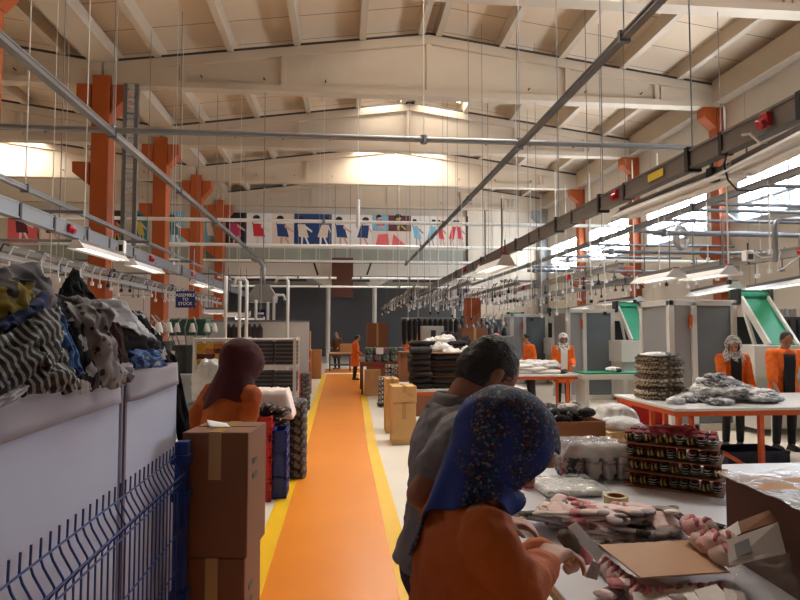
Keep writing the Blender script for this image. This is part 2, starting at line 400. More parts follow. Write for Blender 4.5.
# brown cased duct hanging in front of the gallery
p0, p1 = atY(332, 258, 30.3), atY(353, 297, 30.3)
mb = MB().box2((p0.x, 30.1, p1.z), (p1.x, 30.5, p0.z))
for x in (p0.x + .15, p1.x - .15): mb.cyl((x, 30.3, p0.z - .05), (x, 30.3, ztop(x, XV, XR) + .4), .012, 6)
bx = tag(mb.build('brown_panel', M('brown_board', (86, 44, 28), .6, nz=(3, .15)), bevel=.02), 'tall dark brown panel hanging in front of the gallery balustrade above the walkway', 'panel')
# ================================================================== OVERHEAD RAILS, TRAYS, LAMPS
SILVER = M('galvanised', (134, 134, 136), .38, .7, nz=(6, .1))
TAUPE = M('tray_taupe', (120, 112, 108), .5, .3, nz=(5, .1))
RAILB = M('rail_brown_grey', (104, 98, 96), .5, .4)
GREYST = M('steel_grey', (118, 120, 126), .45, .5)
TAUPE2 = M('tray_pale_grey', (158, 154, 150), .5, .2, nz=(5, .1))
PIPEW = M('pipe_white', (238, 236, 230), .4)
WIRE = M('wire_grey', (112, 110, 108), .6)
WIREW = M('cord_pale', (206, 200, 190), .7)
BLACK = M('black_plastic', (28, 28, 30), .5)
RED = M('socket_red', (190, 34, 48), .45)
LAMPW = M('lamp_enamel', (226, 222, 220), .35)
LAMPG = M('lamp_trim_grey', (104, 98, 98), .45)
TUBEM = M('fluorescent_tube', (240, 236, 232), .4)
TUBEON = M('fluorescent_tube_lit', (255, 250, 240), .4, emit=TUBE_E)
TUBELOW = M('fluorescent_tube_glow', (255, 248, 236), .4, emit=1.6)
STICK = M('sticker_yellow', (214, 186, 50), .6)
def roofz(x):
    return (ztop(x, *NAVES[0]) if x > XV else ztop(x, *NAVES[1])) + .39
def seg_rail(name, label, x, z, y0, y1, sec, mat, rods, top=8.05, stick=None, joints=(), sockets=(), group=None, slope=0, rodmat=None):
    t = T(name, label, 'rail' if 'rail' in name else 'cable tray', (x, y0, z), 0, group)
    L = y1 - y0; mb = MB(); wx, hz = sec
    mb.box2((-wx / 2, 0, -hz / 2), (wx / 2, L, hz / 2)); mb.box2((-wx / 2 - .012, 0, hz / 2 - .02), (wx / 2 + .012, L, hz / 2 + .004)); mb.box2((-wx / 2 - .012, 0, -hz / 2 - .004), (wx / 2 + .012, L, -hz / 2 + .02))
    mb.build('channel', mat, t)
    for y in rods:
        MB().cyl((0, y - y0, hz / 2), (0, y - y0, roofz(x) - z), .008, 6).build('hanger_rod', rodmat or WIRE, t)
        MB().box2((-wx / 2 - .03, y - y0 - .03, -hz / 2 - .03), (wx / 2 + .03, y - y0 + .03, hz / 2 + .03)).build('clamp', BLACK if mat is TAUPE else GREYST, t)
    for y in joints: MB().box2((-wx / 2 - .014, y - y0 - .025, -hz / 2 - .012), (wx / 2 + .014, y - y0 + .025, hz / 2 + .012)).build('joint', BLACK, t)
    for y in sockets:
        mb = MB(); sx = -1 if x > 0 else 1; mb.cyl((sx * wx / 2, y - y0, 0), (sx * (wx / 2 + .09), y - y0, -.05), .045, 10); mb.box2((sx * wx / 2, y - y0 - .05, -.06), (sx * (wx / 2 + .05), y - y0 + .05, .06))
        mb.build('socket', RED, t, bevel=.008)
    if stick is not None: MB().box2((-wx / 2 - .016, stick - y0 - .17, -hz * .22), (-wx / 2 - .011, stick - y0 + .17, hz * .22)).build('sticker', STICK, t)
    return t
def clips(t, L, z0, seed, step=.33):
    r_ = random.Random(seed); y = .3
    while y < L:
        h = r_.uniform(.06, .22); x = r_.uniform(-.06, .06); m_ = r_.choice((LAMPW, BLACK, SILVER, LAMPW))
        mb = MB(); mb.cyl((x, y, z0), (x, y, z0 - h), .012, 6); mb.box((x, y, z0 - h - .03), (.05, .06, .07)); mb.tube([(x, y, z0 + .1), (x + .05, y, z0 + .22), (x + .1, y + .05, z0 + .2)], .012, 5); mb.cyl((x, y, z0), (x, y, z0 + .12), .014, 6)
        mb.build('yarn_clip', m_, t); y += step * r_.uniform(.7, 1.3)
def fixture(p0, p1, label, wd=.16, on=False, group=None, hang=None):
    p0 = Vector(p0); p1 = Vector(p1); c = (p0 + p1) / 2; d = p1 - p0; L = d.length
    t = T('fluorescent_fixture', label, 'lamp', c, math.atan2(d.y, d.x) - math.pi / 2, group)
    MB().box2((-.04, -L / 2, .0), (.04, L / 2, .07)).build('housing', LAMPG, t)
    mb = MB()
    for s in (-1, 1): mb.prism([(s * .04, .02), (s * wd, -.07), (s * wd, -.08), (s * .035, .0)], 'y', -L / 2, L / 2)
    mb.box2((-.04, -L / 2, -.004), (.04, L / 2, .0)); mb.build('reflector', LAMPW, t)
    for s in (-1, 1):
        MB().cyl((s * wd * .45, -L / 2 + .03, -.05), (s * wd * .45, L / 2 - .03, -.05), .018, 8).build('tube', (TUBELOW if on == 2 else TUBEON) if on else TUBEM, t)
        mb = MB().prism([(-.04, .05), (.04, .05), (wd, -.08), (-wd, -.08)], 'y', s * L / 2 - .012, s * L / 2 + .012); mb.build('end_cap', LAMPW, t)
    if hang:
        for s in (-.7, .7): MB().cyl((0, s * L / 2, .07), (0, s * L / 2, hang - c.z), .009, 6).build('hanger', WIRE, t)
    return t
seg_rail('ceiling_rail', 'long silver rail slanting past the left pillars high above the walkway', -3.85, 5.0, 4.5, 30, (.09, .09), SILVER, (10.3, 14.4, 18.5, 23.9, 29.5))
seg_rail('ceiling_rail', 'long dark grey rail hung high right of the walkway over the lateral tubes', 3.12, 5.0, 4.0, 30, (.068, .068), RAILB, (6.3, 10.3, 14.6, 18.5, 23.9, 29.5))
seg_rail('cable_tray', 'broad taupe cable tray with yellow sticker hung right above the big lamps', 3.68, 3.52, 2.6, 30, (.1, .2), TAUPE,
         (5.95, 8.15, 9.9, 12.3, 15.5, 19, 23), joints=(4.4, 5.4, 7.4, 9.2, 10.8, 11.4, 13.5, 16.5), sockets=(4.75, 7.6, 13.2, 17.5), stick=6.6)
seg_rail('cable_tray', 'pale blue grey cable tray with red sockets above the left garment bins', -4.1, 3.22, 5.0, 28, (.1, .2), SILVER,
         (9.9, 15.5, 22), joints=(6.5, 7.9, 8.8, 10.8, 12), sockets=(9.25, 13.0, 16.5), rodmat=WIREW)
seg_rail('cable_tray', 'thin upper steel rail running beside the left blue grey tray', -4.55, 3.75, 5.0, 26, (.06, .06), SILVER, (9, 17), rodmat=WIREW)
seg_rail('cable_tray', 'lower dull steel rail behind the left lamps', -5.0, 2.95, 7.0, 24, (.09, .12), TAUPE, (13.5, 18), rodmat=WIREW)
seg_rail('cable_tray', 'outermost dull steel rail left of the first orange pillar', -6.9, 3.15, 9.0, 24, (.09, .12), TAUPE, (11, 15.5), rodmat=WIREW)
seg_rail('cable_tray', 'pale rail crossing below the right window band', 6.5, 4.0, 4.0, 30, (.07, .1), SILVER, (6.8, 10.5, 14.5, 20.5, 26))
_t74 = seg_rail('cable_tray', 'grey tray with red plugs above the knitting machines', 7.4, 3.0, 6.0, 29, (.12, .15), TAUPE2, (7.5, 11, 15, 20), joints=(8.5, 10.2, 12.5), sockets=(8.9, 10.8, 13.5))
clips(_t74, 22, -.1, 2, .34)
_t53 = seg_rail('cable_tray', 'dull tray with yellow sticker over the middle work tables', 5.3, 2.95, 11.0, 29, (.1, .11), TAUPE2, (12.5, 16, 21), sockets=(13.5, 17), stick=14.5)
clips(_t53, 17, -.08, 3, .3)
_t19 = seg_rail('cable_tray', 'far thin tray of hooks beside the dark hanging garments', 1.9, 2.75, 15, 29, (.07, .08), TAUPE2, (17, 21, 26))
clips(_t19, 13.5, -.06, 4, .3)
for _u, _lab in ((3.0, 'thin tray of yarn clips right of the far one'), (4.2, 'pale thin tray of yarn clips between the far tray and the middle tables')):
    _t = seg_rail('cable_tray', _lab, _u, 2.85, 14, 28, (.06, .07), TAUPE2, (17, 22)); clips(_t, 13.5, -.05, int(_u * 7), .3)
_t = seg_rail('cable_tray', 'pale thin tray of yarn clips over the left sock machines', -4.75, 2.75, 8.5, 24, (.06, .07), TAUPE2, (10.5, 15, 20)); clips(_t, 15, -.05, 9, .32)
# lateral tubes
def lateral(y, z, x0, x1, r, mat, label, n=(), top=8.05, group=None, name='ceiling_tube'):
    t = T(name, label, 'tube', ((x0 + x1) / 2, y, z), 0, group)
    L = (x1 - x0) / 2; MB().cyl((-L, 0, 0), (L, 0, 0), r, 12).build('pipe', mat, t)
    for x in n:
        MB().cyl((x - (x0 + x1) / 2, 0, r), (x - (x0 + x1) / 2, 0, (top if top < 7 else roofz(x)) - z), .006, 6).build('hanger_rod', WIREW, t)
        MB().tube([(x - (x0 + x1) / 2, 0, -r - .02), (x - (x0 + x1) / 2, 0, r + .02)], r + .012, 10).build('collar', GREYST, t)
    return t
lateral(10.3, 5.06, -12, 6.4, .05, SILVER, 'long grey lateral tube nearest the camera, crossing both high rails', (-3.85, 1.4, 3.12))
lateral(18.5, 5.06, -11, 10.3, .055, PIPEW, 'white lateral tube crossing in front of the posters', (-3.85, -.6, 3.12))
lateral(23.9, 5.06, -11, 10.3, .06, PIPEW, 'white lateral tube just under the row of posters', (-3.85, 3.12, 7))
lateral(29.6, 5.1, -11, 6.5, .06, PIPEW, 'far white lateral tube across the gallery balustrade', (-3.85, 3.12))
lateral(27, 4.05, -5.5, -.3, .05, PIPEW, 'short white tube under the gallery left of the brown panel', (-5, -2, -.6))
lateral(27, 4.05, .4, 6.4, .05, PIPEW, 'short white tube under the gallery right of the brown panel', (.8, 3, 6))
lateral(25.5, 3.55, -5.5, 6.4, .04, PIPEW, 'lowest thin white tube in front of the dark bay', (-5, -1, 2.4, 6))
for y in (8.8, 10.2, 10.75, 11.8, 13.2, 15.4, 18.0, 21):
    t = lateral(y, 4.0, 6.5, 10.65, .035, GREYST, 'dark steel crossbar between the pale rail and the windowed right wall', (), group='crossbars below the windows', name='crossbar')
for y, z in ((9.6, 3.35), (11.6, 3.3), (14.0, 3.4), (16.5, 3.4), (19.5, 3.35)):
    lateral(y, z, 5.2, 10.6, .04, GREYST if y != 14.0 else PIPEW, 'steel crossbar carrying the machine trays low over the knitting machines', (5.4, 8.6), group='low crossbars over the machines', name='crossbar', top=4.0 if y < 15 else 6)
for y, z in ((9.4, 3.5), (12.5, 3.5), (16, 3.5), (19.5, 3.5)):
    lateral(y, z, -10, -3.9, .03, GREYST, 'steel crossbar carrying the left trays between the orange pillars', (), group='left tray crossbars', name='crossbar', top=8.05)
# vertical galvanised ladder tray beside the first left pillar
p = atY(130, 165, 15.78)
p.z = 4.0
t = T('ladder_tray', 'vertical galvanised ladder tray hanging right of the first orange pillar', 'cable tray', (p.x, 15.78, 3.86))
for s in (-1, 1): MB().box2((s * .14 - .05, -.05, 0), (s * .14 + .05, .05, 4.2)).build('side_rail', SILVER, t)
mb = MB()
for i in range(26): mb.box2((-.13, -.03, .1 + i * .16), (.13, .02, .19 + i * .16))
mb.build('rungs', M('rung_pale', (196, 200, 204), .4, .4), t)
# big lamps under the right tray, lamps along the other trays
for a, b, lab in (((735, 168), (835, 118), 'wide white lamp nearest the camera under the right tray, cut by the frame'), ((622, 213), (732, 170), 'wide white lamp under the right tray in front of the second right pillar')):
    p0, p1 = atZ(a[0], a[1], 3.28), atZ(b[0], b[1], 3.28); fixture(p0, p1, lab, .17, hang=3.42)
def row(z, lst, wd, group, labs, on=False, hang=None):
    for (a, b), lab in zip(lst, labs): fixture(atZ(*a, z), atZ(*b, z), lab, wd, on, group, hang)
row(3.0, [((76, 243), (122, 257)), ((131, 261), (159, 270)), ((193, 281), (206, 285)), ((211, 287), (224, 291))], .13, 'lamps along the left tray',
    ['white fluorescent lamp nearest the camera under the left blue grey tray', 'white fluorescent lamp between the first and second orange left pillars', 'small white lamp under the left tray above the dark blue sign', 'far small white lamp under the left tray beside the white standpipes'], 2, hang=3.14)
row(2.55, [((692, 293), (736, 284)), ((748, 289), (812, 278)), ((688, 276), (730, 269)), ((600, 303), (640, 298)), ((553, 312), (590, 306)), ((640, 279), (676, 272))], .16, 'lamps over the knitting machines',
    ['white lamp right of the nearest machine frame, below the red plug', 'white lamp at the right frame edge above the green ramp', 'slim white lamp hung just above the machine lamps', 'white lamp over the second green ramp', 'white lamp over the third green ramp', 'slim white lamp left of the white control box'], 2, hang=3.3)
row(2.55, [((508, 318), (540, 314)), ((482, 268), (506, 259))], .12, 'lamps over the middle tables', ['far white lamp above the orange clothed workers', 'small white lamp hung under the taupe tray'], 2, hang=3.3)
for a, b, lab in (((205, 311), (226, 310), 'lit white lamp left of the three glowing lamps above the shelf'), ((224, 314), (250, 313), 'middle glowing lamp of the three above the shelf'), ((236, 319), (264, 319), 'right glowing lamp of the three above the shelf')):
    fixture(atY(*a, 14.5), atY(*b, 14.5), lab, .07, True, 'glowing lamps above the shelf', hang=3.2)
# white control box, speakers and hanging plugs
def place_box(u, v, Y, d, mat, name, label, cat, cord=None, extra=None):
    p = atY(u, v, Y); t = T(name, label, cat, (p.x, Y, p.z))
    MB().box((0, 0, 0), d).build('casing', mat, t, bevel=.012)
    if cord: MB().cyl((0, 0, d[2] / 2), (0, 0, cord - p.z), .012, 6).build('cord', BLACK, t)
    mb = MB(); mb.box((0, -d[1] / 2 - .004, -d[2] * .1), (d[0] * .6, .008, d[2] * .5)); mb.build('face_plate', BLACK if mat is not BLACK else GREYST, t)
    return t
place_box(748, 256, 8.9, (.14, .12, .17), LAMPW, 'control_box', 'small white control box on the tray above the nearest machine', 'box', 3.1)
place_box(122, 247, 9.6, (.1, .1, .2), LAMPW, 'control_box', 'small white box on the left tray at the lamp joint', 'box', 3.2)
place_box(713, 175, 5.7, (.1, .1, .15), BLACK, 'plug_box', 'black plug hanging at the lamp end under the right tray', 'plug', 3.42)
place_box(505, 258, 11.0, (.16, .1, .16), BLACK, 'plug_box', 'black hanging fitting below the red socket of the right tray', 'plug', 3.42)
for u, v, Y, lab in ((681, 238, 10.2, 'grey coil of cable hung below the window band'),):
    p = atY(u, v, Y); mb = MB(); mb.tube([(p.x + .12 * math.cos(a), Y, p.z + .2 * math.sin(a)) for a in [i * math.pi / 8 for i in range(17)]], .035, 8); mb.tube([(p.x + .08 * math.cos(a), Y - .03, p.z - .03 + .16 * math.sin(a)) for a in [i * math.pi / 8 for i in range(17)]], .03, 8); mb.cyl((p.x, Y, p.z + .2), (p.x, Y, 4.0), .01)
    tag(mb.build('cable_coil', M('cable_grey', (160, 158, 160), .6), smooth=True), lab, 'cable')
mb = MB(); q = [atY(u, v, 5.35) for u, v in ((728, 150), (724, 165), (728, 180), (737, 190), (752, 191), (768, 186))]; mb.tube(q, .009, 6)
tag(mb.build('cable', BLACK, smooth=True), 'black cable looping below the right tray between two lamps', 'cable')
mb = MB(); q = [atY(u, v, 4.8) for u, v in ((742, 135), (750, 134), (760, 143), (772, 142), (785, 132), (793, 117))]; mb.tube(q, .011, 6)
tag(mb.build('cable', LAMPW, smooth=True), 'white cable running along the right tray beside the red socket', 'cable')
mb = MB(); q = [atY(u, v, 8.7) for u, v in ((752, 252), (762, 258), (772, 257), (776, 243), (780, 252), (776, 271), (784, 268), (800, 256))]; mb.tube(q, .012, 6)
tag(mb.build('cable', LAMPW, smooth=True), 'white cable drooping from the control box over the machines', 'cable')
# bent pipe beside the right rail
mb = MB(); q = [atY(u, v, 8.6) for u, v in ((775, 262), (775, 228), (776, 222), (780, 219), (812, 219))]; mb.tube(q, .04, 10)
tag(mb.build('bent_pipe', SILVER, smooth=True), 'bright bent steel pipe at the right edge below the windows', 'pipe')
# thin cords and rods hanging over the machine area
rnd = random.Random(5)
for u, v0, v1, Y in ((430, 262, 312, 15), (438, 255, 312, 16), (452, 240, 315, 17), (462, 262, 316, 15), (471, 240, 318, 18), (486, 250, 322, 15), (493, 232, 320, 17), (503, 262, 322, 14), (510, 240, 300, 16), (516, 150, 300, 17), (531, 250, 318, 13), (541, 235, 315, 14), (556, 258, 312, 12), (566, 262, 318, 13), (590, 225, 300, 12), (604, 258, 312, 11), (658, 205, 275, 10.5), (707, 222, 258, 10), (768, 180, 250, 8.5), (726, 172, 280, 8.2), (634, 258, 300, 11), (408, 250, 318, 18), (418, 245, 318, 18)):
    a, b = atY(u, v0, Y), atY(u, v1, Y); z1 = 4.0 if a.x > 6.4 and Y < 14 else 5.0
    if a.z > 4.6: z1 = roofz(a.x)
    t = T('drop_rod', 'thin hanging rod with a small hook over the machine area', 'rod', (a.x, Y, b.z), 0, 'drop rods over the machines')
    MB().cyl((0, 0, 0), (0, 0, z1 - b.z), .011, 6).build('rod', WIREW, t)
    MB().box((0, 0, -.03), (.05, .05, .07)).build('hook', LAMPW if rnd.random() < .5 else BLACK, t)
for u, v0, v1, Y in ((176, 150, 262, 13), (240, 240, 282, 16), (51, 250, 306, 10)):
    a, b = atY(u, v0, Y), atY(u, v1, Y)
    t = T('power_drop', 'thin pale cord hanging among the left trays and pillars', 'cord', (a.x, Y, b.z), 0, 'pale cords on the left side')
    MB().cyl((0, 0, 0), (0, 0, roofz(a.x) - b.z), .006, 6).build('cord', WIREW, t)
    MB().cyl((0, 0, -.06), (0, 0, 0), .025, 8).build('plug', LAMPW, t)
# vertical white pipe hanging in the middle of the hall
a, b = atY(358.5, 196, 17.9), atY(358.5, 224, 17.9)
mb = MB().tube([(a.x, 18.42, b.z - .02), (a.x, 18.42, a.z)], .06, 10); mb.cyl((a.x, 18.42, a.z), (a.x, 18.42, roofz(a.x)), .012, 6)
tag(mb.build('drop_pipe', PIPEW), 'short white vertical pipe hanging over the white tube in front of the posters', 'pipe')
for u, d in ((314, 1), (371, -1)):
    a, b = atY(u, 263, 29.4), atY(u + d * 4, 275, 29.4)
    tag(MB().cyl(a, b, .05, 8).build('tube_bracket', BLACK), 'black slanting bracket on the far lateral tube, %s the brown panel' % ('left of' if d > 0 else 'right of'), 'bracket')
# posters along the gallery wall: plain generic figures in the same colours
def fig(mb, x, z0, h, cm, sk, y, lean=0, k=1.):
    mb.m = sk; mb.add([(x + lean * h + .16 * k * math.cos(a), y, z0 + h * .84 + .19 * k * math.sin(a)) for a in [i * math.pi / 6 for i in range(12)]], [tuple(range(12))])
    mb.m = cm; mb.add([(x - .28 * k, y, z0 + h * .28), (x + .3 * k, y, z0 + h * .25), (x + lean * h * .8 + .24 * k, y, z0 + h * .7), (x + lean * h * .8 - .22 * k, y, z0 + h * .7)], [(0, 1, 2, 3)])
    mb.m = sk; mb.add([(x - .14 * k, y - .002, z0 + h * .28), (x - .02, y - .002, z0 + h * .28), (x - .05 * k, y - .002, z0 - .04), (x - .14 * k, y - .002, z0 - .04)], [(0, 1, 2, 3)])
    mb.add([(x + .04, y - .002, z0 + h * .28), (x + .16 * k, y - .002, z0 + h * .28), (x + .36 * k, y - .002, z0 + .02), (x + .27 * k, y - .002, z0 - .02)], [(0, 1, 2, 3)])
    mb.add([(x + lean * h * .8 + .2 * k, y - .004, z0 + h * .68), (x + lean * h * .8 + .2 * k, y - .004, z0 + h * .58), (x + .5 * k, y - .004, z0 + h * .42), (x + .52 * k, y - .004, z0 + h * .48)], [(0, 1, 2, 3)])
    mb.m = ix['black']; mb.add([(x + lean * h + .19 * k * math.cos(a), y - .003, z0 + h * .88 + .17 * k * math.sin(a)) for a in [i * math.pi / 6 for i in range(7)]] + [(x + lean * h - .22 * k, y - .003, z0 + h * .66), (x + lean * h - .1 * k, y - .003, z0 + h * .8)], [tuple(range(9))])
PC = {n: M('poster_' + n, c, .6) for n, c in dict(black=(26, 24, 28), cream=(226, 206, 188), navy=(28, 58, 108), skin=(206, 164, 140), red=(196, 40, 52), pink=(222, 96, 96), sky=(120, 178, 200), white=(232, 226, 220), teal=(36, 110, 120), plum=(92, 34, 52), grey=(140, 142, 146), mag=(186, 48, 92), ylw=(196, 170, 48)).items()}
PN = list(PC); PM = [PC[n] for n in PN]; ix = {n: i for i, n in enumerate(PN)}
plist = [(4, 34, 'pink', 'plum', 'white', 1, 'pink poster at the far left edge beyond the pillars'), (36, 62, 'cream', 'black', 'skin', 1, 'pale poster with a dark figure left of the first pillar'),
         (107, 121, 'black', 'mag', 'ylw', 1, 'dark poster with pink and yellow marks right of the first pillar'), (133, 145, 'teal', 'ylw', 'skin', 1, 'teal poster between the first and second orange pillars'),
         (164, 182, 'sky', 'teal', 'white', 1, 'blue poster between the second and third pillars'), (203, 216, 'sky', 'white', 'skin', 1, 'pale blue poster just left of the fourth pillar'),
         (224, 245, 'black', 'mag', 'skin', 1, 'black poster with a magenta figure just right of the fourth pillar'), (245.3, 271, 'white', 'red', 'cream', 1, 'white poster with a reclining figure in red shoes'),
         (271.3, 293, 'cream', 'navy', 'skin', 1, 'cream poster with a dark haired sitting figure'), (293.3, 331, 'navy', 'cream', 'white', 2, 'wide navy blue poster with pale figures'),
         (331.3, 372, 'white', 'navy', 'skin', 2, 'white poster with a figure in a navy dress'), (372.3, 388, 'sky', 'red', 'skin', 1, 'small sky blue poster above the pink shapes'),
         (388.3, 411, 'plum', 'black', 'ylw', 1, 'plum coloured poster with a black picture'), (411.3, 437, 'white', 'sky', 'grey', 2, 'grey white poster with blue figures'),
         (437.3, 466, 'cream', 'red', 'grey', 3, 'cream poster with a crowd in red at the right end')]
for u0, u1, bg, cm, sk, n, lab in plist:
    Y = FY - .12; zt, zb = 7.72, 6.02; x0, x1 = xat(u0, Y), xat(u1, Y)
    if 372 < u0 < 380 or 388 < u0 < 390: zb = 6.9
    mb = MB(); mb.m = ix[bg]; mb.box2((x0, Y + .02, zb), (x1, Y + .06, zt))
    for i in range(n): fig(mb, x0 + (x1 - x0) * (i + .5) / n, zb + .08, (zt - zb) * .9, ix[cm], ix[sk], Y + .014, (.12 if i % 2 else -.1), min(1, (x1 - x0) / n / 1.1))
    tag(mb.build('poster', PM), lab, 'poster', 'posters on the gallery wall')
Y = FY - .12; x0, x1 = xat(372.3, Y), xat(411, Y); mb = MB(); mb.m = ix['cream']; mb.box2((x0, Y + .02, 6.02), (x1, Y + .06, 6.88)); mb.m = ix['pink']
mb.add([(x0 + .15, Y + .014, 6.05), (x0 + .9, Y + .014, 6.05), (x0 + .8, Y + .014, 6.75), (x0 + .3, Y + .014, 6.7)], [(0, 1, 2, 3)]); mb.add([(x0 + 1.0, Y + .014, 6.05), (x1 - .1, Y + .014, 6.05), (x1 - .5, Y + .014, 6.35), (x0 + 1.1, Y + .014, 6.75)], [(0, 1, 2, 3)])
tag(mb.build('poster', PM), 'low poster of salmon pink shapes under the sky blue one', 'poster', 'posters on the gallery wall')
# ================================================================== MACHINES, TABLES, SHELVES, STACKS
MBODY = M('machine_enamel', (205, 203, 198), .4, nz=(2, .05))
MGREY = M('machine_grey', (146, 148, 150), .45, .2)
MDARK = M('machine_dark', (44, 46, 50), .5)
BELT = M('belt_green', (12, 138, 98), .5, nz=(4, .1))
MGLASS = M('machine_glass', (104, 112, 118), .12, nz=(1.5, .25))
CARD = M('cardboard', (176, 128, 84), .8, nz=(5, .06), bump=(30, .04))
CARDD = M('cardboard_brown', (128, 80, 50), .8, nz=(5, .06))
CARDL = M('cardboard_pale', (206, 166, 112), .8, nz=(5, .06))
LEGO = M('leg_orange', (206, 84, 26), .5)
WTOP = M('table_white', (214, 212, 210), .35, nz=(3, .03))
FILM = film_mat('plastic_film', (225, 228, 232), .45, .15)
FILM2 = film_mat('plastic_bag_white', (226, 226, 226), .75, .25)
WCLOTH = M('white_cloth', (226, 220, 216), .9, bump=(14, .4))
DCLOTH = M('dark_knit', (40, 32, 34), .95, nz=(9, .4), bump=(30, .5))
PAPER = M('paper_white', (232, 230, 226), .7)
TAPE = M('packing_tape', (186, 150, 96), .25)
def machine(x, y, label):
    t = T('knitting_machine', label, 'machine', (x, y, 0), 0, 'knitting machines with green ramps')
    mb = MB(); mb.box2((-.3, -.08, .95), (1.25, .85, 1.47)); mb.box2((-.22, .02, .1), (1.2, .8, .95)); mb.build('body', MBODY, t, bevel=.015)
    mb = MB(); mb.box2((.55, -.1, 1.05), (1.1, -.075, 1.35)); mb.build('control_panel', M('panel_green_grey', (70, 120, 100), .4), t)
    mb = MB()                                                           # ramp bed
    a, b = Vector((.225, -.02, 1.47)), Vector((.225, .62, 2.26)); mb.bar(a, b, .45, .03); mb.build('ramp_belt', BELT, t)
    for sx in (-.02, .47):
        MB().bar((sx, -.04, 1.47), (sx, .63, 2.28), .045, .11).build('ramp_rail', MBODY, t)
    mb = MB(); mb.cyl((-.06, .66, 2.32), (.52, .66, 2.32), .07, 12); mb.box2((-.02, .64, 2.3), (.47, .95, 2.42)); mb.build('roller_hood', BELT, t)
    mb = MB(); mb.box2((-.1, .58, 2.18), (-.04, .8, 2.44)); mb.box2((.5, .58, 2.18), (.56, .8, 2.44)); mb.box2((-.1, .6, 2.16), (.56, .7, 2.24)); mb.build('roller_bracket', MDARK, t)
    MB().bar((-.02, .3, 1.47), (-.02, .6, 2.2), .05, .05).build('strut', MBODY, t)
    mb = MB()                                                           # cabinet frame
    for px in (-1.34, -.93, -.2): mb.box2((px - .05, .55, 0), (px + .05, .65, 2.2))
    for px in (-1.34, -.2): mb.box2((px - .05, 1.5, 0), (px + .05, 1.6, 2.2))
    mb.box2((-1.39, .55, 2.14), (-.15, .65, 2.24)); mb.box2((-1.39, 1.5, 2.14), (-.15, 1.6, 2.24)); mb.box2((-1.39, .55, 2.14), (-1.29, 1.6, 2.24)); mb.box2((-1.39, .55, .0), (-.15, .65, .12))
    mb.build('cabinet_frame', MBODY, t, bevel=.01)
    MB().box2((-.88, .59, .12), (-.25, .61, 2.14)).build('glass_door', MGLASS, t)
    MB().box2((-1.29, .59, .12), (-.98, .61, 2.14)).build('side_panel', MGREY, t)
    MB().box2((-1.36, .65, .12), (-1.33, 1.5, 2.14)).build('end_panel', MGREY, t)
    MB().box2((-1.02, .53, 1.75), (-.98, .555, 1.98)).build('warning_tag', LEGO, t)
    mb = MB(); mb.box2((-.15, .66, .1), (1.4, 1.9, 1.95)); 
    for i in range(5): mb.box2((.55 + i * .16, .6, 1.5), (.65 + i * .16, .66, 1.9))
    mb.build('yarn_unit', MDARK, t)
    for i in range(5):
        for j in range(2): MB().tube([(.6 + i * .16, .75 + j * .3, 1.95), (.6 + i * .16, .75 + j * .3, 2.1)], [.05, .03], 10).build('yarn_cone', M('yarn_grey', (150, 146, 142), .9), t)
    mb = MB(); mb.box2((-.3, -.5, .62), (.75, -.09, .68)); mb.build('outfeed_belt', BELT, t)
    mb = MB(); mb.box2((-.33, -.52, .55), (.78, -.08, .62))
    for px in (-.28, .72): mb.box2((px - .03, -.48, 0), (px + .03, -.42, .56))
    mb.build('outfeed_frame', MBODY, t)
    return t
m1 = machine(6.95, 9.25, 'knitting machine nearest the camera, with the widest green ramp at the right frame edge')
dup(m1, (6.88, 13.8, 0), label='second knitting machine from the camera, its green ramp above the brown stack')
dup(m1, (6.75, 18.3, 0), label='third knitting machine from the camera, with the narrow green ramp')
dup(m1, (6.7, 23.0, 0), label='farthest knitting machine behind the workers at the dark piles')
# long belt table in front of the second machine
t = T('belt_table', 'long white framed belt table with green top before the second machine', 'table', (5.8, 11.5, 0))
MB().box2((-1.15, -.25, .86), (1.15, .25, .89)).build('belt', BELT, t)
MB().box2((-1.2, -.28, .76), (1.2, .28, .86)).build('frame', MBODY, t, bevel=.01)
for sx in (-1.1, 0, 1.1): MB().box2((sx - .04, -.24, 0), (sx + .04, .24, .76)).build('leg', MBODY, t)
for i, (x, lab) in enumerate(((5.35, 'folded white and black garment at the left of the green belt table'), (6.3, 'folded white and black garment at the right of the green belt table'))):
    mb = MB(); crumple(mb, (x, 11.5, .93), (.16, .16, .06), 60 + i, .4); tag(mb.build('folded_garment', ramp_mat('white_black', [(0, (228, 226, 224)), (.55, (40, 40, 46))], 'noise', 5), smooth=True), lab, 'garment')
# tables
def table(name, label, c, d, h, top, legm, legs, th=.04, edge=None, shelf=None, group=None):
    t = T(name, label, 'table', (c[0], c[1], 0), 0, group)
    MB().box2((-d[0] / 2, -d[1] / 2, h - th), (d[0] / 2, d[1] / 2, h)).build('tabletop', top, t, bevel=.005)
    if edge: 
        mb = MB()
        for sy in (-1, 1): mb.box2((-d[0] / 2 + .03, sy * (d[1] / 2 - .05) - .02, h - th - .06), (d[0] / 2 - .03, sy * (d[1] / 2 - .05) + .02, h - th))
        for sx in (-1, 1): mb.box2((sx * (d[0] / 2 - .05) - .02, -d[1] / 2 + .05, h - th - .06), (sx * (d[0] / 2 - .05) + .02, d[1] / 2 - .05, h - th))
        mb.build('frame', edge, t)
    for x, y in legs: MB().box2((x - .025, y - .025, 0), (x + .025, y + .025, h - th)).build('leg', legm, t)
    if shelf: MB().box2((-d[0] / 2 + .05, -d[1] / 2 + .05, shelf), (d[0] / 2 - .05, d[1] / 2 - .05, shelf + .03)).build('lower_shelf', legm, t)
    return t
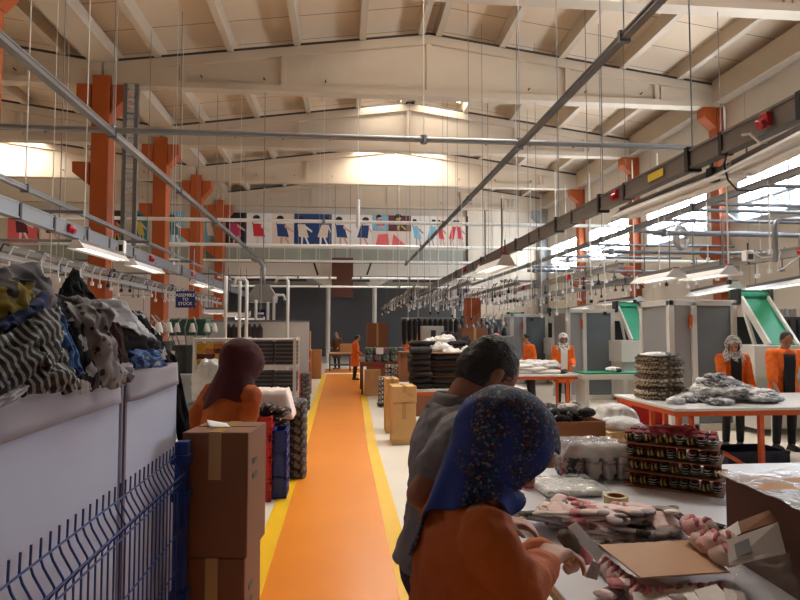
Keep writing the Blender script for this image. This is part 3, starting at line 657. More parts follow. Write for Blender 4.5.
t = table('work_table', 'white sorting table on orange legs with grey garments, at the right', (5.05, 7.1), (2.8, 1.5), .85, WTOP, LEGO,
          [(-1.32, -.68), (-1.32, -.4), (-1.32, -.1), (-1.32, .68), (-.35, -.68), (-.35, .68), (1.32, -.68), (1.32, .68)], .03, LEGO)
MB().bar((-1.3, -.68, .12), (1.3, -.68, .12), .03, .04).build('stretcher', LEGO, t); MB().bar((-.8, -.68, .35), (-.38, -.68, .1), .03, .04).build('brace', LEGO, t)
table('work_table', 'white table heaped with white cloth, on orange legs, in the middle distance', (3.9, 12.2), (1.7, 1.5), .84, WTOP, LEGO, [(-.8, -.7), (.5, -.7), (-.8, .7), (.8, .7)], .03, LEGO)
table('work_table', 'dark table of sock bundles beside the walkway', (1.15, 16.8), (1.35, 1.5), .87, CARDD, M('leg_brown', (120, 58, 30), .6), [(-.63, -.7), (.63, -.7), (-.63, .7), (.63, .7)], .06, M('leg_brown', (0, 0, 0)))
table('work_table', 'table under the tall stacks of black garments', (2.05, 10.6), (2.05, 1.5), .74, WTOP, LEGO, [(-.98, -.7), (.98, -.7), (-.98, .7), (.98, .7)], .04, LEGO)
table('work_table', 'dark low table across the far end of the walkway', (-.12, 25.4), (.95, .8), .78, M('table_beige', (180, 150, 120), .6), M('desk_dark', (60, 50, 50), .6), [(-.42, -.35), (.42, -.35), (-.42, .35), (.42, .35)], .06, M('desk_dark', (0, 0, 0)), .25)
# ---- cardboard boxes
def cbox(label, c, d, rz=0, mat=None, z=0, open_=False, marks=True, group=None, flaps=True):
    t = T('cardboard_box', label, 'box', (c[0], c[1], z), rz, group); mat = mat or CARD
    x, y, h = d[0] / 2, d[1] / 2, d[2]; mb = MB()
    if open_:
        for s in (-1, 1):
            mb.box2((s * x - .006, -y, 0), (s * x + .006, y, h)); mb.box2((-x, s * y - .006, 0), (x, s * y + .006, h))
        mb.box2((-x, -y, 0), (x, y, .01)); mb.build('shell', mat, t)
    else:
        mb.box2((-x, -y, 0), (x, y, h)); mb.build('shell', mat, t, bevel=.006)
        MB().box2((-.03, -y - .002, h * .62), (.03, y + .002, h + .002)).build('tape', TAPE, t)
        mb = MB(); mb.box2((-x * .98, -.002, h), (x * .98, .002, h + .003)); mb.build('flap_seam', CARDD, t)
    if marks:
        mb = MB()
        for i in range(2): mb.box2((x + .001, -y * .55, h * (.72 - .12 * i)), (x + .004, -y * .1, h * (.76 - .12 * i)))
        mb.build('hand_slot', MDARK, t)
    return t
cbox('upper cardboard box of the two stacked at the end of the blue fence', (-.585, 3.14), (.32, .34, .59), R(-7), M('box_foreground', (132, 88, 62), .8, nz=(5, .07), bump=(30, .04)), .64)
cbox('lower cardboard box under the one at the end of the blue fence', (-.6, 3.14), (.315, .33, .635), R(-5), M('box_foreground', (0, 0, 0)), 0)
mb = MB(); mb.grid(lambda a, b: Vector((-.66 + .1 * a - .04 * b, 3.1 + .12 * b, 1.234 + .02 * b * (1 - a))), 6, 4); tag(mb.build('paper_sheet', PAPER, solid=.003, smooth=True), 'curled white paper sheet on the upper cardboard box', 'paper')
cbox('pale cardboard box in front of the black garment stacks, beside the walkway', (.92, 9.25), (.36, .45, .62), 0, CARDL)
cbox('flat pale cardboard box on top of the one beside the walkway', (.92, 9.27), (.37, .46, .25), R(2), CARDL, .622)
cbox('narrow pale cardboard box behind the pair beside the walkway', (.83, 10.3), (.22, .5, .9), 0, CARDL)
cbox('cardboard box leaning under the dark table of sock bundles', (.78, 15.85), (.42, .25, .68), 0, CARD)
for i, (u0, u1, v0, v1, Y, lab) in enumerate(((300, 310, 331, 372, 20.0, 'tall cardboard box left of the walkway end'), (310, 321, 350, 374, 21.5, 'cardboard box standing at the far left edge of the walkway'), (367, 388, 323, 345, 19.5, 'brown box stack rising behind the bundles on the dark table'), (462, 488, 328, 352, 14.5, 'brown cardboard box between the black stacks and the workers'), (340, 352, 344, 353, 25.4, 'beige box on the low table at the end of the walkway'))):
    a, b = atY(u0, v0, Y), atY(u1, v1, Y); zb = {2: 0, 3: 0, 4: .78}.get(i, 0)
    cbox(lab, ((a.x + b.x) / 2, Y + .25), (b.x - a.x, .5, a.z - zb), 0, CARDD if i in (2, 3) else CARD, zb, marks=False)
t = cbox('large open brown carton of dark socks behind the packing table', (1.62, 4.95), (.88, .7, 1.0), 0, M('carton_russet', (150, 96, 60), .8, nz=(4, .06)), 0, True, False)
MB().box2((-.43, -.34, .8), (.43, .34, .84)).build('inner_board', CARDD, t)
rnd = random.Random(3)
DS = [ramp_mat('sock_dark_%d' % i, c, 'noise', 22) for i, c in enumerate(([(0, (32, 30, 36)), (.6, (84, 76, 80))], [(0, (46, 38, 42)), (.55, (140, 128, 128))], [(0, (24, 24, 30)), (.62, (200, 196, 196))]))]
for i in range(34):
    x = 1.3 + rnd.random() * .7; y = 4.68 + rnd.random() * .5
    if i < 16: x = 1.62 + rnd.random() * .4
    mb = MB(); crumple(mb, (x, y, .93 + rnd.random() * .13), (.075, .055, .04), i + 5, .35, 2, 14, 8, False)
    tag(mb.build('balled_socks', rnd.choice(DS), smooth=True), 'small dark sock ball in the large open carton behind the packing table', 'socks', 'dark socks in the carton')
mb = MB(); crumple(mb, (1.87, 4.85, 1.07), (.1, .07, .045), 77, .4); tag(mb.build('white_sock', WCLOTH, smooth=True), 'crumpled white sock lying on the dark socks in the carton', 'socks')
# boxes and bags right of the carton
t = cbox('cardboard box with a white label beside the striped sock stacks', (2.62, 5.55), (.42, .4, .5), R(4), CARDL, .28, marks=False)
MB().box2((-.02, -.204, .2), (.13, -.201, .4)).build('label', PAPER, t)
cbox('lower plain cardboard box beneath the labelled one', (2.62, 5.58), (.46, .44, .28), 0, CARD, 0, marks=False)
cbox('plain cardboard box under the plump white bag', (3.05, 6.55), (.5, .45, .62), 0, CARD, 0, marks=False)
def bag(label, c, r, seed, mat=None, name='plastic_bag', cat='bag', amp=.3):
    mb = MB(); crumple(mb, (c[0], c[1], c[2] + r[2] * .7), r, seed, amp, 2.6, 40, 22); return tag(mb.build(name, mat or FILM2, smooth=True), label, cat)
bag('plump white plastic bag behind the labelled box', (3.02, 6.5, .62), (.26, .22, .16), 21)
bag('flattened white plastic bag on the labelled box', (2.63, 5.52, .78), (.2, .18, .07), 22)
bag('small white bag between the carton and the labelled box', (2.27, 5.7, .78), (.12, .12, .1), 23)
cbox('small white carton between the large carton and the labelled box', (2.27, 5.7), (.24, .22, .78), 0, M('carton_white', (214, 206, 196), .8), 0, marks=False)
def crate(label, c, d, mat, z=0, rz=0, group=None, name='crate'):
    t = T(name, label, 'crate', (c[0], c[1], z), rz, group); x, y, h = d[0] / 2, d[1] / 2, d[2]; mb = MB()
    for s in (-1, 1): mb.box2((s * x - .008, -y, 0), (s * x + .008, y, h)); mb.box2((-x, s * y - .008, 0), (x, s * y + .008, h))
    mb.box2((-x, -y, 0), (x, y, .015)); mb.build('shell', mat, t)
    mb = MB()
    for z_ in (h - .02, h * .5, .02):
        for s in (-1, 1): mb.box2((-x - .014, s * y - .014, z_ - .012), (x + .014, s * y + .014, z_ + .012)); mb.box2((s * x - .014, -y - .014, z_ - .012), (s * x + .014, y + .014, z_ + .012))
    n = 5
    for i in range(n + 1):
        q = -x + 2 * x * i / n; mb.box2((q - .008, -y - .012, 0), (q + .008, -y + .002, h)); q = -y + 2 * y * i / n; mb.box2((x - .002, q - .008, 0), (x + .012, q + .008, h))
    mb.build('ribs', mat, t)
    return t
NAVY = M('crate_navy', (22, 34, 70), .5); REDC = M('crate_red', (196, 36, 36), .45); BLUEC = M('crate_blue', (24, 54, 140), .45); GREYC = M('crate_grey', (150, 148, 146), .6)
crate('navy blue bin on the floor under the right sorting table', (4.85, 6.9), (.75, .45, .3), NAVY, name='storage_bin')
crate('grey crate under the red one at the left end of the sorting table', (4.2, 8.15), (.5, .4, .42), GREYC)
crate('red crate at the back left end of the right sorting table', (4.2, 8.15), (.5, .4, .34), REDC, .425)
# brown striped stack and heap of grey garments on the sorting table
BR = [ramp_mat('knit_brown_%d' % i, c, 'noise', 40) for i, c in enumerate(([(0, (70, 56, 46)), (.5, (172, 152, 130))], [(0, (96, 78, 62)), (.48, (206, 190, 172))], [(0, (56, 46, 42)), (.55, (150, 130, 112))]))]
def folded(mb, c, d, seed, n=14):
    """a folded stack layer: rounded slab with wavy sides"""
    rings = []
    for j, (zz, k) in enumerate(((0, .9), (.2, 1.0), (.5, 1.03), (.8, 1.0), (1, .88))):
        r = []
        for i in range(28):
            a = 2 * math.pi * i / 28; ca, sa = math.cos(a), math.sin(a); e = 5
            q = (abs(ca) ** e + abs(sa) ** e) ** (-1 / e); wob = 1 + .035 * noise.noise(Vector((ca * 3 + seed, sa * 3, zz * 2 + seed)))
            r.append(Vector((c[0] + d[0] / 2 * ca * q * k * wob, c[1] + d[1] / 2 * sa * q * k * wob, c[2] + d[2] * zz + .012 * noise.noise(Vector((ca * 2, sa * 2 + seed, 1))))))
        rings.append(r)
    return mb.loft(rings)
a = atZ(664, 397, .85); sx, sy = 4.02, 7.35
for i in range(10):
    mb = MB(); folded(mb, (sx + rnd.uniform(-.015, .015), sy + rnd.uniform(-.02, .02), .852 + i * .053), (.5, .42, .055), i * 3.1)
    tag(mb.build('folded_garment', BR[i % 3], smooth=True), 'folded brown patterned garment in the tall stack on the sorting table', 'garment', 'brown stack on the sorting table')
mb = MB(); crumple(mb, (sx, sy, 1.405), (.26, .22, .035), 3, .35); tag(mb.build('folded_garment', ramp_mat('white_black', []), smooth=True), 'white and black garment on top of the brown stack', 'garment')
GW = [ramp_mat('grey_white_%d' % i, c, 'noise', s, const=False) for i, (c, s) in enumerate((([(.35, (236, 236, 238)), (.7, (150, 152, 158))], 9), ([(.42, (238, 238, 240)), (.72, (140, 142, 148))], 7), ([(.3, (196, 196, 200)), (.5, (60, 62, 68)), (.6, (214, 214, 216))], 12)))]
for i in range(84):
    lay = i / 84.; wx = .62 * (1 - lay * .8); a_ = rnd.random() * 2 * math.pi; rr_ = math.sqrt(rnd.random())
    x = 4.72 - .16 * lay + wx * rr_ * math.cos(a_) + (.25 * rnd.random() ** 3 if lay < .3 else 0); y = 7.02 + .36 * (1 - lay * .7) * rr_ * math.sin(a_); zz = .855 + .27 * lay * (1 - .5 * rr_ * rr_)
    mb = MB(); crumple(mb, (x, y, zz + .035), (.15, .12, .06), i + 100, .55, 2.6, 30, 16)
    tag(mb.build('crumpled_garment', GW[i % 3], smooth=True), 'crumpled grey white garment in the loose heap on the sorting table', 'garment', 'grey white heap on the sorting table')
for i in range(9):
    x = 3.8 + .7 * rnd.random(); y = 6.55 + .5 * rnd.random(); mb = MB(); crumple(mb, (x, y, .885), (.12, .1, .045), i + 160, .5, 2.4, 24, 12)
    tag(mb.build('crumpled_garment', GW[i % 3], smooth=True), 'loose grey white garment at the left end of the sorting table', 'garment', 'loose garments left of the brown stack')
# white cloth on the middle table
for i in range(7):
    mb = MB(); folded(mb, (3.5 + .28 * (i % 3), 11.95 + .3 * (i % 2), .842 + .06 * (i // 3)), (.62, .55, .07), i * 2.3)
    tag(mb.build('white_cloth', WCLOTH, smooth=True), 'flat white cloth spread on the orange legged table in the middle distance', 'cloth', 'white cloths on the middle table')
for i in range(5):
    mb = MB(); crumple(mb, (3.45 + .2 * i, 12.2 + .1 * (i % 2), 1.0), (.26, .3, .1), 260 + i, .5, 2.6, 32, 18, False); tag(mb.build('white_cloth', WCLOTH, smooth=True), 'crumpled white cloth heaped on the orange legged table in the middle distance', 'cloth', 'crumpled white cloths on the middle table')
for i in range(6):
    mb = MB(); crumple(mb, (4.2 + .07 * i, 11.8 + .12 * (i % 3), .87), (.09, .08, .045), 40 + i, .4, 2, 16, 10); tag(mb.build('balled_socks', DS[i % 3], smooth=True), 'dark sock ball at the right end of the white cloth table', 'socks', 'socks on the middle table')
for i in range(7):
    mb = MB(); crumple(mb, (3.4 + .09 * i, 12.7, .9), (.1, .08, .06), 80 + i, .4, 2, 16, 10); tag(mb.build('balled_socks', DS[i % 2], smooth=True), 'dark sock ball in the row at the back of the white cloth table', 'socks', 'back row of socks on the middle table')
# black garment stacks
for k, (x, y, n, lab) in enumerate(((1.3, 10.15, 7, 'folded black garment in the leftmost of the black stacks'), (1.72, 10.2, 6, 'folded black garment in the front middle black stack'), (2.25, 10.2, 6, 'folded black garment in the black stack half hidden by the grey haired head'), (1.45, 10.85, 8, 'folded black garment in the rear left black stack'), (2.0, 10.9, 8, 'folded black garment in the rear middle black stack'), (2.6, 10.9, 7, 'folded black garment in the rear right black stack'))):
    for i in range(n):
        w_ = .36 if k == 0 else .5
        mb = MB(); folded(mb, (x + rnd.uniform(-.02, .02), y + rnd.uniform(-.02, .02), .745 + i * .098), (w_, .5, .092), k * 9 + i)
        tag(mb.build('folded_garment', DCLOTH, smooth=True, disp=(.08, .03)), lab, 'garment', 'black stack %d' % (k + 1) if False else ('leftmost', 'front middle', 'front right', 'rear left', 'rear middle', 'rear right')[k] + ' black stack')
        if i % 2 and k in (1, 2): tag(MB().box((x, y, .745 + i * .098 + .094), (w_ + .05, .5, .008)).build('divider_board', CARDD), 'thin brown cardboard sheet between layers of the %s black stack' % ('front middle' if k == 1 else 'half hidden front'), 'board', 'boards in the %s black stack' % ('front middle' if k == 1 else 'front right'))
for i, (u, v, Y, r) in enumerate(((432, 345, 10.85, .16), (444, 342, 10.85, .17), (440, 349, 10.6, .16), (455, 350, 10.9, .16), (465, 354, 10.7, .15), (426, 349, 10.8, .12), (452, 355, 10.4, .14))):
    p = atY(u, v, Y); mb = MB(); crumple(mb, (p.x, p.y, p.z), (r * 1.35, r * 1.1, .13), 200 + i, .6, 2.6, 30, 16, False); tag(mb.build('white_garment', WCLOTH, smooth=True), 'bright white crumpled garment lying on top of the black stacks', 'garment', 'white garments on the black stacks')
for i in range(3):
    p = atY(448 + 8 * i, 340 + 2 * i, 12.2); mb = MB(); crumple(mb, p, (.16, .15, .2), 230 + i, .4, 2); tag(mb.build('dark_bundle', DCLOTH, smooth=True), 'dark rolled bundle standing behind the white topped black stacks', 'bundle', 'dark bundles behind the black stacks')
t = T('pallet_box', 'dark wooden crate carrying the bundles behind the black stacks', 'crate', (1.75, 12.25, 0)); MB().box2((-.6, -.3, 0), (.9, .3, 1.25)).build('box', CARDD, t); MB().box2((-.62, -.32, 1.25), (.92, .32, 1.28)).build('lid', CARDD, t)
# bundles on the dark table and bales below
BP = [ramp_mat('bundle_%d' % i, c, 'cells', 26) for i, c in enumerate(([(0, (96, 100, 98)), (.4, (150, 150, 146)), (.7, (60, 64, 64))], [(0, (70, 104, 84)), (.4, (130, 140, 130)), (.75, (52, 60, 56))], [(0, (130, 92, 108)), (.4, (110, 112, 116)), (.7, (70, 60, 70))]))]
for j in range(2):
    for i in range(5):
        mb = MB(); folded(mb, (.7 + .22 * i, 16.25, .872 + j * .19), (.215, .4, .188), i + j * 7); tag(mb.build('sock_bundle', BP[(i * 2 + j) % 3], smooth=True), 'packed sock bundle on the dark table beside the walkway', 'bundle', 'bundles on the dark table')
tag(MB().box((.98, 16.03, 1.16), (.2, .006, .17)).build('paper_note', PAPER), 'white paper note on the bundles of the dark table', 'paper')
mb = MB(); mb.box2((.78, 16.02, .72), (1.8, 16.06, .8)); tag(mb.build('red_board', M('red_cloth', (150, 30, 44), .7)), 'red board along the front of the dark table', 'board')
BALE = ramp_mat('bale_socks', [(0, (64, 60, 58)), (.42, (196, 186, 172)), (.6, (110, 104, 98))], 'cells', 34)
for k, (x, y, n) in enumerate(((1.0, 13.6, 6), (1.42, 14.2, 8), (1.25, 14.9, 8))):
    for i in range(n):
        for q in range(2):
            mb = MB(); folded(mb, (x + (q - .5) * .2, y, .06 + i * .1), (.2, .4, .1), k * 5 + i + q * 3); tag(mb.build('sock_bundle', BALE, smooth=True), 'grey white sock bundle in the %s low pile beside the walkway' % ('front', 'middle', 'rear')[k], 'bundle', '%s grey white pile by the walkway' % ('front', 'middle', 'rear')[k])
    t = T('cart_base', 'dark wheeled board under the %s grey white sock pile' % ('front', 'middle', 'rear')[k], 'trolley', (x, y, 0)); MB().box2((-.22, -.22, .035), (.22, .22, .06)).build('board', MDARK, t)
    for sx in (-1, 1): MB().cyl((sx * .15 - .02, -.15, .018), (sx * .15 + .02, -.15, .018), .018).build('wheel', BLACK, t)
# ---- left shelving with boxed goods
SHELFW = M('shelf_white', (226, 222, 216), .4)
sx0, sx1, sy = xat(195, 7.5), xat(295, 7.5), 7.5; wS = sx1 - sx0; hS = [0.15, .55, .95, 1.28, 1.6]
t = T('shelving_unit', 'white metal shelving of boxed goods left of the walkway', 'shelf', ((sx0 + sx1) / 2, 7.75, 0))
for x in (-wS / 2, -wS * .02, wS / 2):
    for y in (-.25, .25): MB().box2((x - .02, y - .02, 0), (x + .02, y + .02, 1.63)).build('upright', SHELFW, t)
for h in hS: MB().box2((-wS / 2, -.26, h - .02), (wS / 2, .26, h + .015)).build('shelf_board', SHELFW, t)
YB = M('box_yellow', (222, 160, 30), .6); MBX = M('box_maroon', (96, 34, 30), .6); ORB = M('box_orange', (206, 110, 30), .6)
for i in range(5):
    for j in range(4):
        c = (YB, MBX, ORB)[rnd.choice((0, 0, 1, 2)) if i < 3 else rnd.choice((1, 1, 2))]
        t = MB().box((sx0 + .06 + i * .113, 7.6, 1.297 + .032 + j * .066), (.1, .16, .058)).build('small_carton', c, bevel=.004)
        tag(t, 'small yellow, orange or maroon carton on the top left shelf', 'box', 'small cartons on the top left shelf')
mb = MB(); mb.cyl((sx0 + .49, 7.505, 1.44), (sx0 + .49, 7.515, 1.44), .045, 16); tag(mb.build('round_label', PAPER), 'round white label among the maroon cartons on the top shelf', 'label')
TRB = ramp_mat('tray_dark', [(0, (30, 24, 26)), (.62, (150, 140, 130))], 'stripes', 6, 'Z')
for row_, z0 in (('top', 1.297), ('second', .967), ('third', .567)):
    for i in range(2):
        for j in range(6 if row_ == 'top' else 5):
            x = sx0 + wS * .5 + .08 + .13 + i * .285
            q = T('flat_box', 'flat dark box with a pale edge in the %s stack on the %s shelf' % (('left', 'right')[i], row_), 'box', (x, 7.62, z0 + j * .05), 0, '%s dark boxes on the %s shelf' % (('left', 'right')[i], row_))
            MB().box2((-.13, -.13, 0), (.13, .13, .038)).build('body', MDARK, q); MB().box2((-.12, -.132, .036), (.12, .13, .047)).build('lid', M('lid_pale', (122, 108, 100), .7), q)
for i in range(4):
    mb = MB(); folded(mb, (sx0 + .1 + .16 * i, 7.6, .967), (.155, .25, .2), i); tag(mb.build('sock_bundle', (BR + BP)[i], smooth=True), 'packed bundle on the second shelf, left compartment', 'bundle', 'bundles on the second shelf')
bag('crumpled clear plastic bag of goods in front of the white shelving', (xat(212, 6.6), 6.6, .96), (.2, .17, .27), 31, FILM2)
crate('grey crate under the clear plastic bag before the shelving', (xat(212, 6.6), 6.6), (.4, .4, .48), GREYC, .48); crate('lower grey crate under the clear plastic bag', (xat(212, 6.6), 6.6), (.4, .4, .47), GREYC, 0)
GS = ramp_mat('grey_socks', [(0, (58, 56, 58)), (.4, (128, 124, 122)), (.68, (40, 38, 42))], 'cells', 30)
def pile(label, group, x, y, d, n, z0, mat, h=.1):
    for i in range(n):
        mb = MB(); folded(mb, (x, y, z0 + i * h), (d[0], d[1], h * .97), i * 1.7 + x); tag(mb.build('sock_bundle', mat, smooth=True), label, 'bundle', group)
pile('grey packed sock bundle in the pile under the white cloth by the walkway', 'grey pile under the white cloth', -.78, 6.9, (.36, .4), 10, 0.0, GS)
pile('grey packed sock bundle in the pile at the near corner of the shelving', 'grey pile at the shelf corner', -.52, 7.25, (.2, .34), 9, 0.0, GS)
def cloth_over(label, c, r, seed, drop=.2, mat=None, th=.006):
    def fn(a, b):
        x = (a - .5) * 2; y = (b - .5) * 2; m_ = max(abs(x), abs(y)); d = max(0, m_ - .6)
        return Vector((c[0] + x * r[0] * (1 - d * .35), c[1] + y * r[1] * (1 - d * .35), c[2] - d * drop * 2.4 + .03 * noise.noise(Vector((x * 3 + seed, y * 3, 1))) + .015 * noise.noise(Vector((x * 8, y * 8 + seed, 4)))))
    return tag(MB().grid(fn, 24, 24).build('cloth', mat or WCLOTH, smooth=True, solid=th), label, 'cloth')
cloth_over('pinkish white cloth draped over the grey pile before the shelving', (-.79, 6.88, 1.05), (.3, .3), 3, .3, M('cloth_pinkish', (232, 214, 210), .9, bump=(10, .3)))
for j in range(3): crate('blue plastic crate, %s of the stack beside the walkway' % ('lowest', 'middle', 'topmost')[j], (-.645, 6.45), (.13, .3, .225), BLUEC, j * .232)
for j in range(4): crate('red plastic crate, %s of the narrow stack beside the blue crates' % ('lowest', 'second from below', 'third from below', 'topmost')[j], (-.785, 6.35), (.12, .3, .205), REDC, j * .212)
for i in range(5):
    mb = MB(); crumple(mb, (-.82 + .06 * i, 6.4, .87 + .05 * (i % 2)) if i < 2 else (-.7 + .04 * (i - 2), 6.42, .75 + .03 * i), (.085, .1, .05), 50 + i, .4, 2, 20, 12); tag(mb.build('balled_socks', DS[i % 3], smooth=True), 'black and white sock bundle on top of the red and blue crates', 'socks', 'socks on the crates')
pile('red packed bundle in the column beyond the shelving', 'red column beyond the shelving', -.98, 13.2, (.2, .4), 8, 0, M('bundle_red', (186, 40, 48), .8, nz=(20, .3)))
pile('grey packed bundle in the column beyond the shelving by the walkway', 'grey column by the walkway', -.8, 13.2, (.2, .4), 8, 0, GS)
pile('grey packed bundle in the taller column behind the red one', 'tall grey column beyond the shelving', -1.15, 15, (.3, .4), 14, 0, GS)
pile('orange brown packed bundle beside the tall grey column', 'orange brown column beyond the shelving', -.95, 16.5, (.22, .4), 12, 0, M('bundle_orange', (170, 90, 40), .8, nz=(20, .3)))
# hanging sign
def textobj(s, size, parent, loc, mat, rot=(R(90), 0, 0), name='lettering'):
    cu = bpy.data.curves.new(name, 'FONT'); cu.body = s; cu.size = size; cu.align_x = 'CENTER'; cu.align_y = 'CENTER'; cu.extrude = .002; cu.materials.append(mat); cu.space_line = .95
    tmp = bpy.data.objects.new(name, cu); me = bpy.data.meshes.new_from_object(tmp); bpy.data.objects.remove(tmp)
    o = bpy.data.objects.new(name, me); C.objects.link(o); o.parent = parent; o.location = loc; o.rotation_euler = rot; return o
SIGNB = M('sign_navy', (24, 22, 92), .5)
p = atY(185.5, 299.5, 13.5); t = T('hanging_sign', 'dark blue hanging sign with white lettering over the left machines', 'sign', p, R(-10))
MB().box((0, 0, 0), (.44, .02, .36)).build('board', SIGNB, t); textobj('ASSEMBLE\nTO\nSTOCK', .098, t, (0, -.012, 0), WHITEP)
for s in (-.18, .18): MB().cyl((s, 0, .18), (s, 0, 3.5 - p.z), .006, 6).build('hanger', WIREW, t)
p = atY(261, 313.5, 15); t = T('hanging_sign', 'smaller dark blue sign at the end of the glowing lamps', 'sign', p); MB().box((0, 0, 0), (.22, .02, .2)).build('board', SIGNB, t); MB().box((0, -.012, 0), (.14, .004, .05)).build('lettering', WHITEP, t); MB().cyl((0, 0, .1), (0, 0, 3.2 - p.z), .006, 6).build('hanger', WIREW, t)
# ---- left machine row: knitting heads, yarn stands, guard wall and standpipes
def sock_machine(x, y, label, hood):
    t = T('sock_machine', label, 'machine', (x, y, 0), 0, 'sock machines on the left')
    mb = MB(); mb.box2((-.5, -.4, 0), (.5, .4, .95)); mb.build('cabinet', MGREY, t, bevel=.02)
    mb = MB(); mb.cyl((0, 0, .95), (0, 0, 1.35), .26, 18); mb.cyl((0, 0, 1.35), (0, 0, 1.45), .32, 18); mb.build('knitting_head', MDARK, t)
    mb = MB()
    for i in range(12):
        a = i * math.pi / 6; mb.tube([(.26 * math.cos(a), .26 * math.sin(a), 1.45), (.4 * math.cos(a), .4 * math.sin(a), 1.75), (.2 * math.cos(a), .2 * math.sin(a), 1.95)], .012, 5)
    mb.build('yarn_guides', SILVER, t)
    for i in range(10):
        a = i * math.pi / 5; MB().tube([(.42 * math.cos(a), .42 * math.sin(a), 1.68), (.42 * math.cos(a), .42 * math.sin(a), 1.7), (.42 * math.cos(a), .42 * math.sin(a), 1.84)], [.062, .06, .028], 10).build('yarn_cone', M('yarn_pale', (170, 164, 158), .9), t, smooth=True)
    if hood: MB().box2((-.32, -.2, 1.62), (.32, .2, 1.92)).build('hood', M('hood_green', (36, 74, 58), .6), t, bevel=.02)
    return t
k = 0
for x, y, h, lab in ((-3.1, 9.6, 0, 'sock knitting machine behind the black garments, nearest the shelving'), (-2.75, 11.2, 1, 'sock knitting machine with a dark green hood left of the shelving'), (-4.3, 9.8, 0, 'sock knitting machine beside the first orange pillar'), (-4.2, 12.2, 0, 'sock knitting machine below the blue hanging sign'), (-5.4, 12.5, 0, 'sock knitting machine beyond the second pillar'), (-4.4, 15, 0, 'sock knitting machine between the sign and the glowing lamps')):
    sock_machine(x, y, lab, h)
t = T('partition', 'pale grey waist high partition behind the shelving', 'partition', (-1.9, 13.5, 0)); MB().box2((-1.5, -.03, 0), (1.15, .03, 1.9)).build('panel', M('partition_grey', (172, 168, 166), .7), t); MB().box2((-1.52, -.04, 1.9), (1.17, .04, 1.94)).build('top_rail', GREYST, t)
for i in range(7):
    x = xat(228 + i * 5.2, 13.2); mb = MB(); mb.tube([(x, 13.3, 1.85), (x, 13.25, 1.75), (x, 13.22, 1.3), (x, 13.22, .9)], [.02, .07, .08, .06], 10); tag(mb.build('hanging_garment', DCLOTH, smooth=True), 'dark garment hanging on the pale partition behind the shelving', 'garment', 'dark garments on the partition')
STEELW = M('standpipe_white', (206, 204, 202), .4, .2)
for (u, v0, v1, Y, hook, lab) in ((226, 276, 322, 12, 0, 'straight white standpipe above the left end of the shelving'), (247, 279, 322, 12.5, -1, 'bent white standpipe over the glowing lamps'), (240, 281, 320, 13, 0, 'thin white standpipe between the glowing lamps'), (288, 278, 325, 13, -1, 'tall white standpipe beside the grey duct hood'), (268, 302, 322, 14.5, 0, 'short white standpipe under the duct hood'), (274, 295, 322, 14.5, 1, 'short bent standpipe right of the duct hood'), (256, 300, 322, 14, 0, 'short white standpipe left of the duct hood')):
    a = atY(u, v0, Y); pts = [(a.x, Y, 0), (a.x, Y, a.z - .05)]
    if hook: pts += [(a.x + hook * .05, Y, a.z), (a.x + hook * .22, Y, a.z), (a.x + hook * .26, Y, a.z - .12)]
    else: pts += [(a.x, Y, a.z)]
    tag(MB().tube(pts, .035, 10).build('standpipe', STEELW, smooth=True), lab, 'pipe')
p = atY(263, 293, 16); t = T('duct_hood', 'grey sheet metal duct hood hanging above the left machines', 'duct', (p.x, 16, p.z))
MB().loft([[Vector((sx * w_, sy_ * w_ * .8, z)) for sx, sy_ in ((-1, -1), (1, -1), (1, 1), (-1, 1))] for z, w_ in ((-.25, .34), (-.1, .36), (.22, .16))]).build('hood', M('duct_grey', (150, 150, 148), .45, .3), t); MB().tube([(0, 0, .2), (0, 0, .7), (-.1, 0, .85), (-.3, 0, .9)], .06, 12).build('pipe', M('duct_grey', (0, 0, 0)), t, smooth=True); MB().cyl((0, 0, .7), (0, 0, 8.05 + 1 - p.z), .01).build('hanger', WIRE, t)
# far dark bay: rack of dark hanging garments and a white board
t = T('garment_rack', 'steel rack of dark garments at the far right of the walkway', 'rack', (3.3, 19.5, 0))
MB().tube([(-1.4, 0, 0), (-1.4, 0, 2.1), (1.4, 0, 2.1), (1.4, 0, 0)], .03, 8).build('frame', SILVER, t)
for i in range(16):
    x = 2.0 + i * .17; mb = MB(); mb.tube([(x, 19.5, 2.1), (x, 19.5, 1.98), (x, 19.5, 1.5), (x, 19.5, 1.25)], [.015, .08, .075, .05], 8); tag(mb.build('hanging_garment', DCLOTH, smooth=True), 'dark garment hanging on the far steel rack right of the walkway', 'garment', 'dark garments on the far rack')
for i, (u, v, Y, d, lab) in enumerate(((432, 334, 17, (.6, .5, 1.25), 'white cabinet with a dark opening behind the black stacks'), (272, 331, 14.2, (.5, .3, 1.9), 'pale cabinet with a dark opening behind the shelving'))):
    x = xat(u, Y); t = T('cabinet', lab, 'cabinet', (x, Y, 0)); h = atY(u, 326 if i == 0 else 322, Y).z; MB().box2((-d[0] / 2, -d[1] / 2, 0), (d[0] / 2, d[1] / 2, h)).build('body', MBODY, t, bevel=.01); MB().box2((-.07, -d[1] / 2 - .004, h - .45), (.07, -d[1] / 2, h - .12)).build('opening', MDARK, t)
